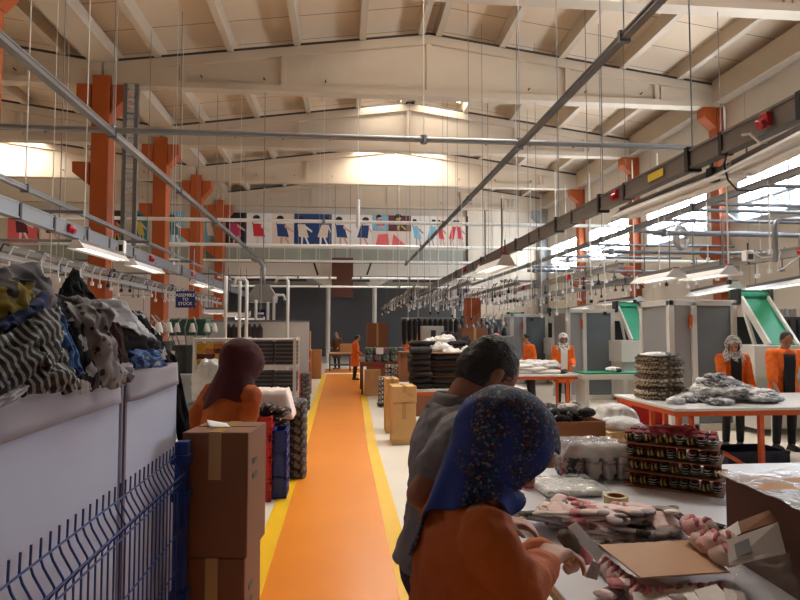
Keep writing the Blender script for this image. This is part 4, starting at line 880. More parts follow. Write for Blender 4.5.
for i, (u, Y, h) in enumerate(((476, 16, 1.9), (492, 17.5, 2.0))):
    x = xat(u, Y); sm = T('yarn_stand', 'grey machine with yarn stand %s' % ('nearest behind the black stacks', 'between the black stacks and the third green ramp', '')[i], 'machine', (x, Y, 0), 0, None)
    MB().box2((-.55, -.4, 0), (.55, .4, 1.55)).build('body', MGREY, sm, bevel=.02); MB().box2((-.4, -.41, 1.1), (.4, -.4, 1.4)).build('panel', M('hood_green', (0, 0, 0)), sm)
    mb = MB()
    for j in range(6): mb.tube([(-.45 + j * .18, 0, 1.55), (-.45 + j * .18, 0, h + .1), (-.4 + j * .18, 0, h + .2)], .015, 6); mb.ell((-.45 + j * .18, 0, h - .1), (.05, .05, .08), nu=8, nv=6)
    mb.build('yarn_guides', SILVER, sm)
    for j in range(4): MB().tube([(-.36 + j * .24, -.1, 1.55), (-.36 + j * .24, -.1, 1.6), (-.36 + j * .24, -.1, 1.8)], [.1, .1, .05], 12).build('yarn_cone', MDARK, sm, smooth=True)
# orange guard post beside the far stands
p = atY(473, 318, 18); struct(MB().box2((p.x - .2, 18, 0), (p.x + .25, 18.4, atY(473, 298, 18).z)).build('column_middle', ORANGE))
# ================================================================== FOREGROUND GOODS
BINW = M('bin_board_white', (180, 182, 202), .7, nz=(2, .05), bump=(3, .06))
BINF = M('bin_flap', (158, 152, 162), .75, nz=(3, .06))
FENCE = M('fence_blue', (22, 48, 112), .4, .2)
def gbin(label, y0, y1, flap):
    t = T('garment_bin', label, 'bin', (-1.32, (y0 + y1) / 2, 0)); h = (y1 - y0) / 2
    for s in (-1, 1):
        mb = MB().box2((s * .45 - .008, -h, 0), (s * .45 + .008, h, 1.55)); mb.build('side_wall', BINW, t, bevel=.004)
        mb = MB().box2((-.44, s * (h - .008) - .008, 0), (.44, s * (h - .008) + .008, 1.55)); mb.build('end_wall', BINW, t)
    MB().box2((-.44, -h + .02, .02), (.44, h - .02, .05)).build('bottom', BINW, t)
    if flap:
        mb = MB(); n = 14
        mb.grid(lambda a, b: Vector((.461 + .007 * b + .004 * math.sin(a * 9) * b, -h + .02 + a * (2 * h - .04), 1.552 - b * (.118 + .006 * math.sin(a * 5)))), 20, 4); mb.build('folded_flap', BINF, t, solid=.006, smooth=True)
    MB().box2((.458, -h + .01, 1.5), (.466, -h + .03, 0)).build('corner_edge', M('bin_edge', (120, 104, 110), .8), t)
    return t
gbin('tall white garment bin nearest the camera, heaped with clothes behind the blue fence', .55, 2.44, True)
gbin('second tall white garment bin, at the end of the blue fence', 2.47, 3.25, True)
# blue wire fence panel with a post
t = T('wire_fence', 'blue welded wire fence panel with bent top in front of the white bins', 'fence', (-.745, 2.93, 0))
n = 46
for i in range(n):
    y = -.04 - i * .05
    MB().tube([(0, y, .05), (0, y, 1.03), (.015, y, 1.05), (.016, y, 1.065), (-.012, y, 1.115), (-.02, y, 1.14), (-.019, y, 1.19)], .0032, 6).build('wire', FENCE, t)
for z, x in ((.08, .005), (.28, .005), (.48, .005), (.64, .005), (.8, .005), (1.015, .004), (1.06, .02), (1.14, -.015), (1.035, -.003)):
    MB().cyl((x, 0, z), (x, -.04 - n * .05, z), .0032, 6).build('cross_wire', FENCE, t)
MB().box2((-.03, -.03, 0), (.03, .03, 1.2)).build('post', FENCE, t, bevel=.006)
for z in (.1, .5, .95, 1.12): MB().box2((-.04, -.05, z - .02), (.04, .035, z + .02)).build('post_clamp', FENCE, t)
# clothes heaped in the bins
def patch(label, name, q, mat, seed, amp=.03, bulge=.05, fr=3., n=26, cat='garment', group=None, fold=.02, th=.006):
    """a sheet of cloth lying over the heap, through four corners"""
    a, b, c, d = [Vector(p) for p in q]; nn = (b - a).cross(d - a).normalized()
    if nn.dot(Vector((0, -1, .6))) < 0: nn = -nn
    sv = Vector((seed * 3.7, seed * 1.3, seed))
    def fn(u, v):
        p = a.lerp(b, u).lerp(d.lerp(c, u), v); k = math.sin(math.pi * u) * math.sin(math.pi * v)
        w_ = noise.noise(Vector((u * fr, v * fr, 0)) + sv); r = noise.ridged_multi_fractal(Vector((u * fr * .9, v * fr * .9, 3)) + sv, 1, 2, 2, 1, 2) - 1
        e = noise.noise(Vector((u * 6, v * 6, 9)) + sv)
        return p + nn * (bulge * k + amp * w_ + fold * r) + (b - a).normalized() * e * amp * .6 + Vector((0, 0, 1)) * e * amp * .6
    return tag(MB().grid(fn, n, n).build(name, mat, smooth=True, solid=th), label, cat, group)
def q4(*pts): return [atY(u, v, Y) for u, v, Y in pts]
STR = ramp_mat('stripes_black_white', [(0, (20, 20, 22)), (.66, (144, 142, 140))], 'stripes', 19, 'DIAGONAL', distort=.35)
SPOT = ramp_mat('grey_spotted', [(0, (30, 28, 30)), (.3, (128, 120, 120))], 'spots', 30)
SPOT2 = ramp_mat('grey_mottled', [(0, (62, 60, 62)), (.45, (112, 106, 108)), (.62, (40, 38, 40))], 'noise', 22)
CHAR = M('cloth_charcoal', (48, 46, 50), .9, nz=(8, .3), bump=(18, .3)); NAVC = M('cloth_navy', (34, 46, 88), .9, nz=(8, .25), bump=(16, .3)); BLK = M('cloth_black', (24, 23, 25), .85, nz=(8, .2), bump=(14, .3))
YEL = ramp_mat('cloth_yellow_black', [(0, (30, 30, 30)), (.46, (128, 108, 34)), (.66, (26, 26, 28))], 'noise', 10); GRYH = M('cloth_grey', (104, 100, 104), .9, nz=(10, .2), bump=(16, .3))
SILV = film_mat('silver_film', (226, 230, 236), .92, .1); BLUEF = ramp_mat('cloth_blue_white', [(0, (30, 52, 110)), (.45, (70, 110, 170)), (.6, (180, 186, 196))], 'noise', 18)
BWF = ramp_mat('print_black_white', [(0, (24, 24, 26)), (.52, (196, 200, 206))], 'noise', 14)
def lump(label, c, r, seed, mat, amp=.35):
    mb = MB(); crumple(mb, c, r, seed, amp, 1.8, 40, 22, False); return tag(mb.build('garment', mat, smooth=True), label, 'garment')
lump('big charcoal garment under the heap at the left frame edge', (-1.3, 1.75, 1.58), (.42, .5, .22), 1, CHAR)
lump('dark grey hooded garment on top of the heap at the left frame edge', (-1.22, 2.12, 1.73), (.28, .26, .16), 2, GRYH)
lump('black garment forming the pointed peak of the heap', (-1.15, 2.5, 1.68), (.3, .26, .15), 3, BLK)
lump('dark garment in the middle of the heap behind the spotted cloth', (-1.2, 2.35, 1.6), (.36, .4, .16), 4, SPOT2)
lump('black garment filling the second white bin', (-1.3, 2.88, 1.5), (.3, .3, .13), 5, BLK)
patch('black pointed cloth sticking up at the peak of the heap', 'garment', q4((52, 300, 2.3), (74, 268, 2.35), (96, 300, 2.5), (70, 318, 2.4)), BLK, 3, .02, .02)
patch('grey garment with pale collar curving over the top left of the heap', 'garment', q4((0, 268, 1.75), (36, 262, 1.95), (60, 322, 2.05), (0, 318, 1.72)), GRYH, 4, .02, .06)
patch('yellow and black printed garment at the left frame edge', 'garment', q4((-14, 282, 1.6), (30, 278, 1.75), (34, 318, 1.8), (-14, 322, 1.6)), YEL, 5, .015, .035)
patch('navy blue garment looping over the striped cloth', 'garment', q4((-10, 330, 1.58), (42, 292, 1.78), (70, 350, 1.95), (30, 330, 1.7)), NAVC, 6, .025, .04)
patch('black and white striped garment hanging over the near bin rim', 'garment', q4((-12, 345, 1.52), (52, 305, 1.72), (66, 372, 1.84), (-6, 392, 1.5)), STR, 7, .03, .07, fold=.035)
patch('second black and white striped garment lower on the near bin', 'garment', q4((12, 350, 1.6), (56, 332, 1.74), (78, 390, 1.86), (24, 394, 1.62)), STR, 17, .03, .05, fold=.03)
patch('narrow blue and pale edging trailing down the heap', 'garment', q4((46, 312, 1.85), (56, 308, 1.88), (84, 372, 1.92), (72, 378, 1.9)), BLUEF, 8, .012, .015)
patch('grey cloth with dark spots draped over the bin rim', 'garment', q4((66, 302, 1.98), (108, 308, 2.12), (122, 388, 2.2), (80, 386, 1.98)), SPOT, 9, .025, .05, fold=.03)
patch('mottled grey cloth between the black peak and the spotted cloth', 'garment', q4((56, 296, 2.05), (100, 300, 2.2), (104, 335, 2.2), (66, 336, 2.05)), SPOT2, 10, .02, .05)
patch('pale mottled cloth strip between spotted and striped garments', 'garment', q4((60, 320, 1.96), (78, 318, 2.0), (102, 386, 2.03), (84, 392, 1.95)), BWF, 12, .015, .02)
patch('shiny silver plastic film over the dark clothes', 'plastic_sheet', q4((86, 298, 2.35), (122, 302, 2.5), (160, 345, 2.75), (118, 326, 2.4)), SILV, 11, .02, .04, cat='plastic sheet')
patch('black and white printed cloth in the second bin', 'garment', q4((128, 310, 2.65), (142, 312, 2.75), (172, 362, 3.02), (148, 352, 2.8)), BWF, 13, .02, .03)
patch('black cloth above the blue garment in the second bin', 'garment', q4((116, 326, 2.45), (146, 326, 2.65), (164, 356, 2.95), (124, 362, 2.52)), BLK, 14, .02, .04)
patch('blue and white garment at the rim of the second bin', 'garment', q4((128, 350, 2.5), (160, 350, 2.72), (166, 366, 2.8), (132, 368, 2.52)), BLUEF, 15, .015, .03)
patch('black cloth hanging down the far end of the second bin', 'garment', q4((158, 342, 3.27), (176, 356, 3.3), (195, 446, 3.3), (178, 440, 3.28)), BLK, 16, .015, .02)
patch('brown edged strip hanging between the two bins', 'garment', q4((112, 322, 2.28), (118, 322, 2.32), (130, 382, 2.36), (122, 384, 2.3)), M('cloth_brown', (84, 60, 56), .9), 18, .006, .01)
patch('crumpled pale cloth end over the gap between the bins', 'garment', q4((104, 372, 2.2), (128, 362, 2.34), (133, 380, 2.36), (108, 384, 2.2)), BINF, 19, .012, .02)
patch('folded pale paper strip at the near rim, left frame edge', 'paper', q4((-8, 402, 1.46), (24, 384, 1.6), (26, 392, 1.6), (-4, 412, 1.46)), BINF, 20, .006, .01, cat='paper')
# packing table
PTOP = M('packing_table_top', (206, 206, 214), .3, nz=(2, .04))
table('packing_table', 'large white packing table in the right foreground', (2.12, 2.44), (2.8, 2.58), .85, PTOP, GREYST, [(-1.3, -1.2), (1.3, -1.2), (-1.3, 1.2), (1.3, 1.2)], .03, GREYST)
TZ = .8505
# stacks of red topped striped socks on boards
SK = ramp_mat('sock_dotted', [(0, (26, 24, 28)), (.56, (190, 176, 130)), (.66, (30, 26, 28)), (.84, (200, 196, 186))], 'stripes', 20, 'Z', distort=9)
SKY_ = ramp_mat('sock_yellow_dot', [(0, (30, 26, 28)), (.35, (172, 132, 50)), (.55, (40, 32, 30)), (.72, (196, 170, 90))], 'stripes', 16, 'X', distort=7)
SKR = M('sock_red', (122, 24, 30), .9, nz=(20, .25), bump=(40, .3))
P0, P1 = atZ(625, 485, .85), atZ(719, 497, .85); ex = (P1 - P0); LX = ex.length; ex.normalize(); ey = Vector((-ex.y, ex.x, 0)); ang = math.atan2(ex.y, ex.x)
proto = {}
def redsock(k):
    t = T('folded_sock', 'x', 'socks', (0, 0, 0))
    mb = MB(); mb.loft([[Vector((.024 * math.cos(a) * s, .02 + yy, .026 + .024 * math.sin(a) * s)) for a in [i * math.pi / 5 for i in range(10)]] for yy, s in ((-.02, .35), (-.012, .8), (.02, 1), (.1, 1), (.13, .8))]); mb.build('foot', (SK, SKY_)[k], t, smooth=True)
    mb = MB(); mb.box((0, .07, .05), (.04, .1, .012)); mb.build('cuff', SKR, t, bevel=.007)
    return t
pr_ = [redsock(0), redsock(1)]; used_ = [False, False]
for L_ in range(4):
    z = TZ + .004 + L_ * .078; sh = Vector((rnd.uniform(-.015, .015), rnd.uniform(-.01, .01), 0))
    mb = MB(); cc = P0 + ex * LX / 2 + ey * .14 + sh; mb.box((cc.x, cc.y, z), (LX + .03, .32, .006), rotm(z=ang)); tag(mb.build('divider_board', CARDD), 'thin brown board under the %s layer of striped socks' % ('lowest', 'second', 'third', 'topmost')[L_], 'board')
    nn_ = int(LX / .05)
    for side in (0, 1):
        for i in range(nn_ if side == 0 or L_ == 3 else 0):
            p = P0 + ex * (.03 + i * (LX - .05) / (nn_ - 1)) + sh + ey * (.0 if side == 0 else .15); k = (i + L_) % 2 if (i * 7 + L_ * 3) % 5 else 1 - (i + L_) % 2
            args = dict(loc=(p.x, p.y, z + .004 + rnd.uniform(0, .003)), rz=ang + rnd.uniform(-.08, .08), label='folded striped sock with red cuff in the %s layer of the board stack' % ('lowest', 'second', 'third', 'topmost')[L_], group='%s layer of striped socks' % ('lowest', 'second', 'third', 'topmost')[L_])
            if not used_[k]:
                r = pr_[k]; used_[k] = True; r.location = args['loc']; r.rotation_euler = (0, 0, args['rz']); r['label'] = args['label']; r['group'] = args['group']
            else: dup(pr_[k], **args)
    for i in range(5 if L_ < 3 else 0):                                  # left side of each layer
        p = P0 + ey * (.06 + i * .05) + sh + ex * .0; k = i % 2
        dup(pr_[k], (p.x, p.y, z + .004), ang - math.pi / 2 + 0.0, 'folded striped sock at the left end of the %s layer' % ('lowest', 'second', 'third')[L_], 'left end of the %s sock layer' % ('lowest', 'second', 'third')[L_])
p = P0 + ex * .12 + ey * .08
patch('red knit sock ends drooping over the top left of the striped stack', 'socks', [p + Vector((0, 0, .335)), p + ex * .22 + Vector((0, 0, .345)), p + ex * .3 - ey * .07 + Vector((0, 0, .31)), p - ey * .1 + ex * .02 + Vector((0, 0, .3))], SKR, 4, .015, .02, cat='socks')
# wrapped bundle
B0 = atZ(594, 481, .85); LB = ramp_mat('bundle_pale', [(0, (206, 198, 192)), (.62, (110, 98, 98))], 'noise', 26)
for j in range(2):
    for i in range(3):
        mb = MB(); folded(mb, (B0.x + .02 + .088 * i, B0.y + .1, TZ + j * .095), (.085, .2, .092), i + j * 4); tag(mb.build('sock_bundle', LB, smooth=True), 'pale folded sock bundle inside the clear wrapped pack on the packing table', 'bundle', 'bundles in the clear pack')
mb = MB(); crumple(mb, (B0.x - .11, B0.y + .1, TZ + .075), (.085, .11, .09), 8, .3); tag(mb.build('knit_bundle', ramp_mat('knit_grey_red', [(0, (70, 66, 66)), (.5, (150, 142, 138)), (.62, (160, 50, 66)), (.68, (110, 104, 102))], 'noise', 24), smooth=True), 'grey and red knit bundle at the left end of the clear wrapped pack', 'bundle')
FILM3 = film_mat('film_clear', (225, 228, 232), .34, .12)
def filmcover(label, c, r, h, seed, mat=FILM3):
    def fn(a, b):
        x = (a - .5) * 2; y = (b - .5) * 2; m_ = max(abs(x), abs(y)); d = max(0, (m_ - .75) / .25)
        return Vector((c[0] + x * r[0], c[1] + y * r[1], c[2] + h * (1 - d * .35) + .018 * noise.noise(Vector((x * 3 + seed, y * 3, 1))) + .012 * abs(noise.noise(Vector((x * 9, y * 9 + seed, 4))))))
    return tag(MB().grid(fn, 30, 30).build('plastic_film', mat, smooth=True), label, 'plastic film')
filmcover('crinkled clear plastic film over the wrapped bundle on the packing table', (B0.x + .02, B0.y + .1, TZ), (.23, .16), .215, 3)
F0 = atZ(577, 499, .85); mb = MB(); mb.box((F0.x, F0.y + .16, TZ + .02), (.3, .28, .035)); tag(mb.build('white_pack', PAPER, bevel=.012), 'flat white pack inside a clear bag on the packing table', 'pack')
filmcover('clear plastic bag lying over the flat white pack', (F0.x, F0.y + .16, TZ), (.19, .17), .05, 9)
F1 = atZ(541, 486, .85); mb = MB(); mb.box((F1.x, F1.y + .1, TZ + .014), (.2, .22, .028), rotm(z=.1)); tag(mb.build('paper_stack', PAPER, bevel=.004), 'low stack of white paper at the far left of the packing table', 'paper')
cp = atZ(528, 487, .85); t = T('plastic_cup', 'pink plastic cup on the far left corner of the packing table', 'cup', (cp.x, cp.y, TZ)); PINKP = M('pink_plastic', (226, 96, 140), .3)
MB().tube([(0, 0, 0), (0, 0, .085)], [.028, .036], 18, cap=False).build('wall', PINKP, t, smooth=True, solid=.003); MB().cyl((0, 0, 0), (0, 0, .004), .028, 18).build('bottom', PINKP, t)
# tape roll
tp = atZ(621, 517, .85); t = T('tape_roll', 'yellowish roll of packing tape standing on the packing table', 'tape roll', (tp.x, tp.y + .05, TZ)); N = 28
mb = MB(); rings = [[Vector((r * math.cos(2 * math.pi * i / N), r * math.sin(2 * math.pi * i / N), z)) for i in range(N)] for r, z in ((.056, 0), (.056, .085), (.042, .085), (.042, 0), (.056, 0))]; mb.loft(rings, False); mb.build('tape', M('tape_yellow', (206, 186, 128), .25), t, smooth=False)
mb = MB(); rings = [[Vector((r * math.cos(2 * math.pi * i / N), r * math.sin(2 * math.pi * i / N), z)) for i in range(N)] for r, z in ((.0418, 0), (.0418, .086), (.038, .086), (.038, 0), (.0418, 0))]; mb.loft(rings, False); mb.build('core', CARD, t)
# loose socks
def sockproto(name, bodym, toem, cuffm, L=.2, bend=.7):
    t = T('sock', name, 'socks', (0, 0, 0))
    def sec(pts, w_, h_, n=12):
        rings = []
        for i, (p, s) in enumerate(pts):
            a = Vector(pts[max(i - 1, 0)][0]); b = Vector(pts[min(i + 1, len(pts) - 1)][0]); d = (b - a).normalized(); x = Vector((0, 0, 1)).cross(d)
            rings.append([Vector(p) + x * math.cos(2 * math.pi * k / n) * w_ * s + Vector((0, 0, 1)) * math.sin(2 * math.pi * k / n) * h_ * (.5 + .5 * s) for k in range(n)])
        return rings
    path = [((0, 0, .014), .92), ((0, .05, .015), .95), ((0, .09, .016), 1.05), ((.012, .115, .016), 1.1), ((.035, .135, .015), 1.0), ((.07, .145, .014), .95), ((.1, .148, .013), .9)]
    if bend == 0: path = [((0, .0, .012), .95), ((0, .06, .013), 1), ((0, .12, .014), 1.05), ((0, .17, .013), .95)]
    mb = MB(); mb.loft(sec(path, .033, .0095)); mb.build('leg_and_foot', bodym, t, smooth=True)
    e = Vector(path[-1][0]); d = (e - Vector(path[-2][0])).normalized()
    mb = MB(); mb.loft(sec([(e - d * .004, .92), (e + d * .02, .85), (e + d * .036, .6), (e + d * .045, .2)], .0335, .01)); mb.build('toe', toem, t, smooth=True)
    mb = MB(); mb.loft(sec([((0, -.025, .014), .95), ((0, .012, .014), .97)], .035, .0108)); mb.build('cuff', cuffm, t, smooth=True)
    return t
PKB = M('sock_pinkish', (222, 196, 190), .95, nz=(16, .18), bump=(60, .3)); PKG = M('sock_grey', (142, 130, 128), .95, nz=(20, .2), bump=(60, .3)); PKR = M('sock_rose', (200, 126, 134), .95, nz=(20, .2)); PKW = M('sock_white', (220, 210, 206), .95, nz=(20, .12), bump=(60, .3)); PKD = M('sock_olive', (96, 92, 82), .95, nz=(20, .2))
BLKS = M('sock_black', (30, 29, 33), .95, nz=(20, .25), bump=(60, .3))
sp = [sockproto('a', PKB, PKG, PKR), sockproto('b', PKW, PKD, PKR, bend=0), sockproto('c', PKG, PKW, PKB), sockproto('d', PKB, PKD, PKW, bend=0)]; us = [0] * 4
def putsock(k, loc, rot, label, group, sc=1):
    if not us[k]:
        us[k] = 1; r = sp[k]; r.location = loc; r.rotation_euler = rot; r['label'] = label; r['group'] = group; r.scale = (sc,) * 3; return r
    return dup(sp[k], loc, None, label, group, rot, sc)
rnd = random.Random(11)
c0 = atZ(592, 528, .87)
for i in range(84):
    a = rnd.random(); lay = i // 17
    x = c0.x - .17 + .3 * rnd.random() + lay * .015; y = c0.y - .1 + .22 * rnd.random(); fr_ = x > c0.x - .02; y = min(y, c0.y + .04) if fr_ else y
    putsock(rnd.choice((0, 0, 1, 3, 2, 0)), (x, y, TZ + .002 + lay * .021 + rnd.random() * .01), (rnd.uniform(-.16, .16), rnd.uniform(-.25, .25), R(rnd.choice((-128, -115, -120) if fr_ else (-128, -115, -105, 40, 65))) + rnd.uniform(-.3, .3)), 'pinkish white sock in the loose pile on the packing table', 'loose sock pile')
for i, (u, v, a) in enumerate(((642, 536, -80), (650, 541, -84), (640, 546, -88), (652, 531, -72), (630, 541, -78))):
    p = atZ(u - 16, v, .86); putsock((1, 3, 2, 1, 3)[i], (p.x, p.y, TZ + .002 + .012 * (i % 3)), (0, 0, R(a)), 'sock with grey toe sticking out at the right of the loose pile', 'socks right of the loose pile')
sd = sockproto('dark sock', BLKS, PKG, BLKS)
for i, (u, v, a, lab) in enumerate(((686, 528, 60, 'black sock of the dark pair, nearer the pink bundles'), (682, 522, 20, 'black sock of the dark pair, lying across on the left'), (692, 527, -70, 'black sock with grey toe under the dark pair'))):
    p = atZ(u, v, .86); o = sd if i == 0 else dup(sd, (0, 0, 0), label=lab); o.location = (p.x, p.y, TZ + .002 + .02 * (i == 1)); o.rotation_euler = (0, 0, R(a)); o.scale = (.8,) * 3; o['label'] = lab
# cardboard sheet on sock bundles
cs = [atZ(u, v, .935) for u, v in ((599, 546), (641, 579), (730, 573), (690, 541))]
mb = MB(); mb.add([p + Vector((0, 0, z)) for z in (0, .005) for p in cs], [(0, 1, 2, 3), (7, 6, 5, 4), (0, 4, 5, 1), (1, 5, 6, 2), (2, 6, 7, 3), (3, 7, 4, 0)])
tag(mb.build('cardboard_sheet', M('cardboard_sheet_tan', (176, 138, 108), .8, nz=(4, .06))), 'flat tan cardboard sheet lying on sock bundles, right of the loose sock pile', 'cardboard')
PB = [ramp_mat('bundle_pink_%d' % i, c, 'noise', 22) for i, c in enumerate(([(0, (214, 176, 172)), (.55, (226, 204, 198)), (.68, (120, 96, 88))], [(0, (208, 156, 156)), (.5, (214, 190, 184)), (.64, (84, 76, 66))], [(0, (214, 190, 184)), (.58, (150, 110, 110)), (.7, (90, 84, 70))]))]
def rollup(label, group, c, seed, r=(.034, .045, .03)):
    t = T('rolled_socks', label, 'socks', c, rnd.uniform(-.4, .4), group)
    mb = MB(); crumple(mb, (0, 0, r[2] * .72), r, seed, .28, 2, 20, 12); mb.build('roll', rnd.choice(PB), t, smooth=True)
    MB().tube([(-.5 * r[0], -.6 * r[1], r[2] * 1.35), (0, -.1 * r[1], r[2] * 1.65), (.5 * r[0], .5 * r[1], r[2] * 1.4)], [.006, .011, .006], 8).build('cuff', PKR, t, smooth=True)
for e, (a, b, n) in enumerate(((cs[0], cs[1], 7), (cs[1], cs[2], 8))):
    for i in range(n):
        p = a.lerp(b, (i + .5) / n); q = p.lerp((cs[0] + cs[2]) / 2, .06); rollup('rolled pink and grey socks under the %s edge of the cardboard sheet' % ('left', 'near')[e], 'rolled socks under the %s sheet edge' % ('left', 'near')[e], (q.x, q.y, TZ), 300 + e * 20 + i)
for i in range(11):
    p = atZ(692 + 3.6 * i, 536 + 2.6 * i + (5 if i % 2 else -4), .94); rollup('pink rolled socks in the bunch beside the brown carton', 'pink bunch by the carton', (p.x, p.y, .941 + .025 * (i % 3 == 1)), 340 + i, (.042, .05, .036))
# brown carton on the table with cards leaning against it
t = T('cardboard_box', 'dark brown taped carton on the packing table at the right frame edge', 'box', (1.78, 1.98, TZ), R(-3)); DB = M('carton_dark', (92, 58, 44), .8, nz=(5, .08))
MB().box2((-.31, -.2, 0), (.31, .24, .3)).build('shell', DB, t, bevel=.004)
mb = MB(); mb.grid(lambda a, b: Vector((-.33 + .66 * a, -.22 + .5 * b, .304 + .012 * noise.noise(Vector((a * 6, b * 6, 2))) + .006 * b)), 20, 16); mb.build('top_wrap', film_mat('wrap_film', (214, 208, 200), .5, .2), t, smooth=True)
mb = MB(); mb.box2((-.3, .0, .3), (.3, .23, .306)); mb.build('top_flap', CARD, t)
def card(label, pts, mat, th=.003, parts=None, group=None, name='paper_card'):
    a, b, c, d = [Vector(p) for p in pts]; n = (b - a).cross(d - a).normalized() * th
    t = MB().add([a, b, c, d, a + n, b + n, c + n, d + n], [(3, 2, 1, 0), (4, 5, 6, 7), (0, 1, 5, 4), (1, 2, 6, 5), (2, 3, 7, 6), (3, 0, 4, 7)]).build(name, mat); tag(t, label, 'card', group); return t
GCARD = M('card_grey', (176, 164, 160), .7); GC2 = M('card_label_grey', (120, 114, 116), .7)
A = q4((727, 540, 1.9), (778, 522, 1.9), (786, 553, 1.82), (729, 566, 1.82)); o = card('grey white card with a square label leaning on the brown carton', A, GCARD)
a, b, c, d = [Vector(p) for p in A]; L2 = [a.lerp(b, u).lerp(d.lerp(c, u), v) + Vector((-.003, -.006, .002)) - o.location for u, v in ((.12, .25), (.4, .2), (.42, .7), (.14, .75))]
MB().add(L2, [(0, 1, 2, 3)]).build('printed_square', GC2, o, solid=.001)
card('tan card flap leaning behind the labelled card', q4((738, 522, 1.98), (786, 503, 1.98), (793, 516, 1.93), (741, 533, 1.93)), CARDD)
card('small bright card at the left foot of the brown carton', q4((724, 530, 2.0), (738, 521, 2.0), (745, 530, 1.96), (728, 541, 1.96)), PAPER)
patch('clear plastic film hanging in front of the brown carton', 'plastic_film', q4((730, 560, 1.8), (790, 552, 1.78), (800, 612, 1.7), (738, 612, 1.7)), film_mat('clear_wrap', (186, 176, 170), .16, .1), 31, .02, .03, cat='plastic film')
CREAM = M('card_cream', (214, 208, 206), .65)
for pts, lab in ((((632, 592, 1.86), (690, 579, 1.9), (704, 606, 1.74), (640, 622, 1.74)), 'folded pale card in the near row at the bottom of the picture'), (((694, 590, 1.82), (716, 584, 1.84), (738, 606, 1.72), (708, 612, 1.72)), 'pale card right of the folded one at the bottom edge'), (((724, 588, 1.8), (744, 592, 1.8), (750, 612, 1.7), (728, 612, 1.7)), 'small pale card under the plastic film at the bottom edge')):
    card(lab, q4(*pts), CREAM)
for i, (u, v, k, a, lab) in enumerate(((606, 593, 2, -60, 'grey sock at the bottom edge beside the near cards'), (617, 590, 0, -95, 'pinkish sock lying across the grey one at the bottom edge'))):
    p = atZ(u, v, .87); putsock(k, (p.x, p.y, TZ + .002 + .026 * i), (0, 0, R(a)), lab, None)
# sock pack held in the hand
hx = atY(579, 551, 1.74)
t = T('sock_pack', 'pink sock pack on a white hanger card held by the woman in the blue headscarf', 'socks', hx, 0)
def L_(u, v, Y): return atY(u, v, Y) - hx
MB().add([L_(*q) for q in ((568, 527, 1.72), (576, 522, 1.74), (604, 553, 1.78), (597, 562, 1.76))], [(0, 1, 2, 3)]).build('hanger_card', CREAM, t, solid=.003)
MB().add([L_(*q) for q in ((592, 560, 1.76), (600, 565, 1.76), (597, 580, 1.74), (585, 577, 1.74))], [(0, 1, 2, 3)]).build('lower_card', GCARD, t, solid=.003)
mb = MB(); mb.tube([L_(*q) for q in ((563, 535, 1.7), (572, 545, 1.72), (580, 556, 1.74))], [.02, .022, .02], 10); mb.build('grey_sock', PKD, t, smooth=True)
mb = MB(); mb.tube([L_(*q) for q in ((582, 553, 1.73), (572, 566, 1.72), (566, 570, 1.71))], [.018, .021, .014], 10); mb.build('pink_sock', PKB, t, smooth=True)
mb = MB(); mb.tube([L_(*q) for q in ((578, 549, 1.72), (588, 560, 1.73))], [.016, .018], 10); mb.build('red_sock', PKR, t, smooth=True)
# ================================================================== PEOPLE
SKIN = M('skin', (186, 134, 108), .55, nz=(14, .06)); SKIND = M('skin_tan', (150, 98, 74), .55, nz=(14, .06))
COAT = M('coat_orange', (230, 106, 22), .8, nz=(7, .08), bump=(120, .12)); COATD = M('coat_rust', (178, 84, 20), .8, nz=(7, .08), bump=(120, .12))
TROU = M('trousers_black', (28, 28, 32), .85); SHOE = M('shoe_dark', (30, 28, 28), .5); HAIRB = M('hair_black', (20, 17, 16), .6, nz=(60, .4), bump=(160, .7)); HAIRG = M('hair_grey', (52, 48, 46), .6, nz=(70, .6), bump=(150, .9))
SHIRTB = M('shirt_black', (24, 24, 28), .85); SHIRTG = M('polo_grey', (128, 124, 130), .85, nz=(9, .06), bump=(140, .1)); EYEW = M('eye_white', (220, 214, 208), .3); EYED = M('eye_dark', (30, 20, 16), .3); LIP = M('lip', (150, 82, 72), .5)
def hand(mb, wrist, d, up, side, s, curl=.6):
    """palm, four unequal bent fingers and a thumb; d = pointing direction, up = back of the hand"""
    d = Vector(d).normalized(); up = Vector(up); up = (up - d * up.dot(d)).normalized(); x = d.cross(up) * side; w0 = Vector(wrist)
    for i in range(4):
        o = x * (.033 - .022 * i) * s; mb.cap(w0 + o * .6 + d * .01 * s, w0 + o + d * .085 * s, .0145 * s, .0125 * s, 8, 3)
    for i, L in enumerate((.068, .078, .072, .056)):
        a = w0 + x * (.033 - .022 * i) * s + d * .085 * s; L *= s
        d1 = (d * math.cos(curl * .6) - up * math.sin(curl * .6)).normalized(); d2 = (d * math.cos(curl * 1.5) - up * math.sin(curl * 1.5)).normalized(); d3 = (d * math.cos(curl * 2.1) - up * math.sin(curl * 2.1)).normalized()
        b = a + d1 * L * .45; c = b + d2 * L * .33; e = c + d3 * L * .22
        mb.cap(a, b, .0098 * s, .009 * s, 8, 3); mb.cap(b, c, .009 * s, .0082 * s, 8, 3); mb.cap(c, e, .0082 * s, .007 * s, 8, 3)
    a = w0 + x * .03 * s + d * .025 * s; b = a + (x * .75 + d * .7 - up * .25).normalized() * .04 * s; c = b + (x * .1 + d * .9 - up * .4).normalized() * .035 * s
    mb.cap(a, b, .0135 * s, .011 * s, 8, 3); mb.cap(b, c, .011 * s, .0085 * s, 8, 3)
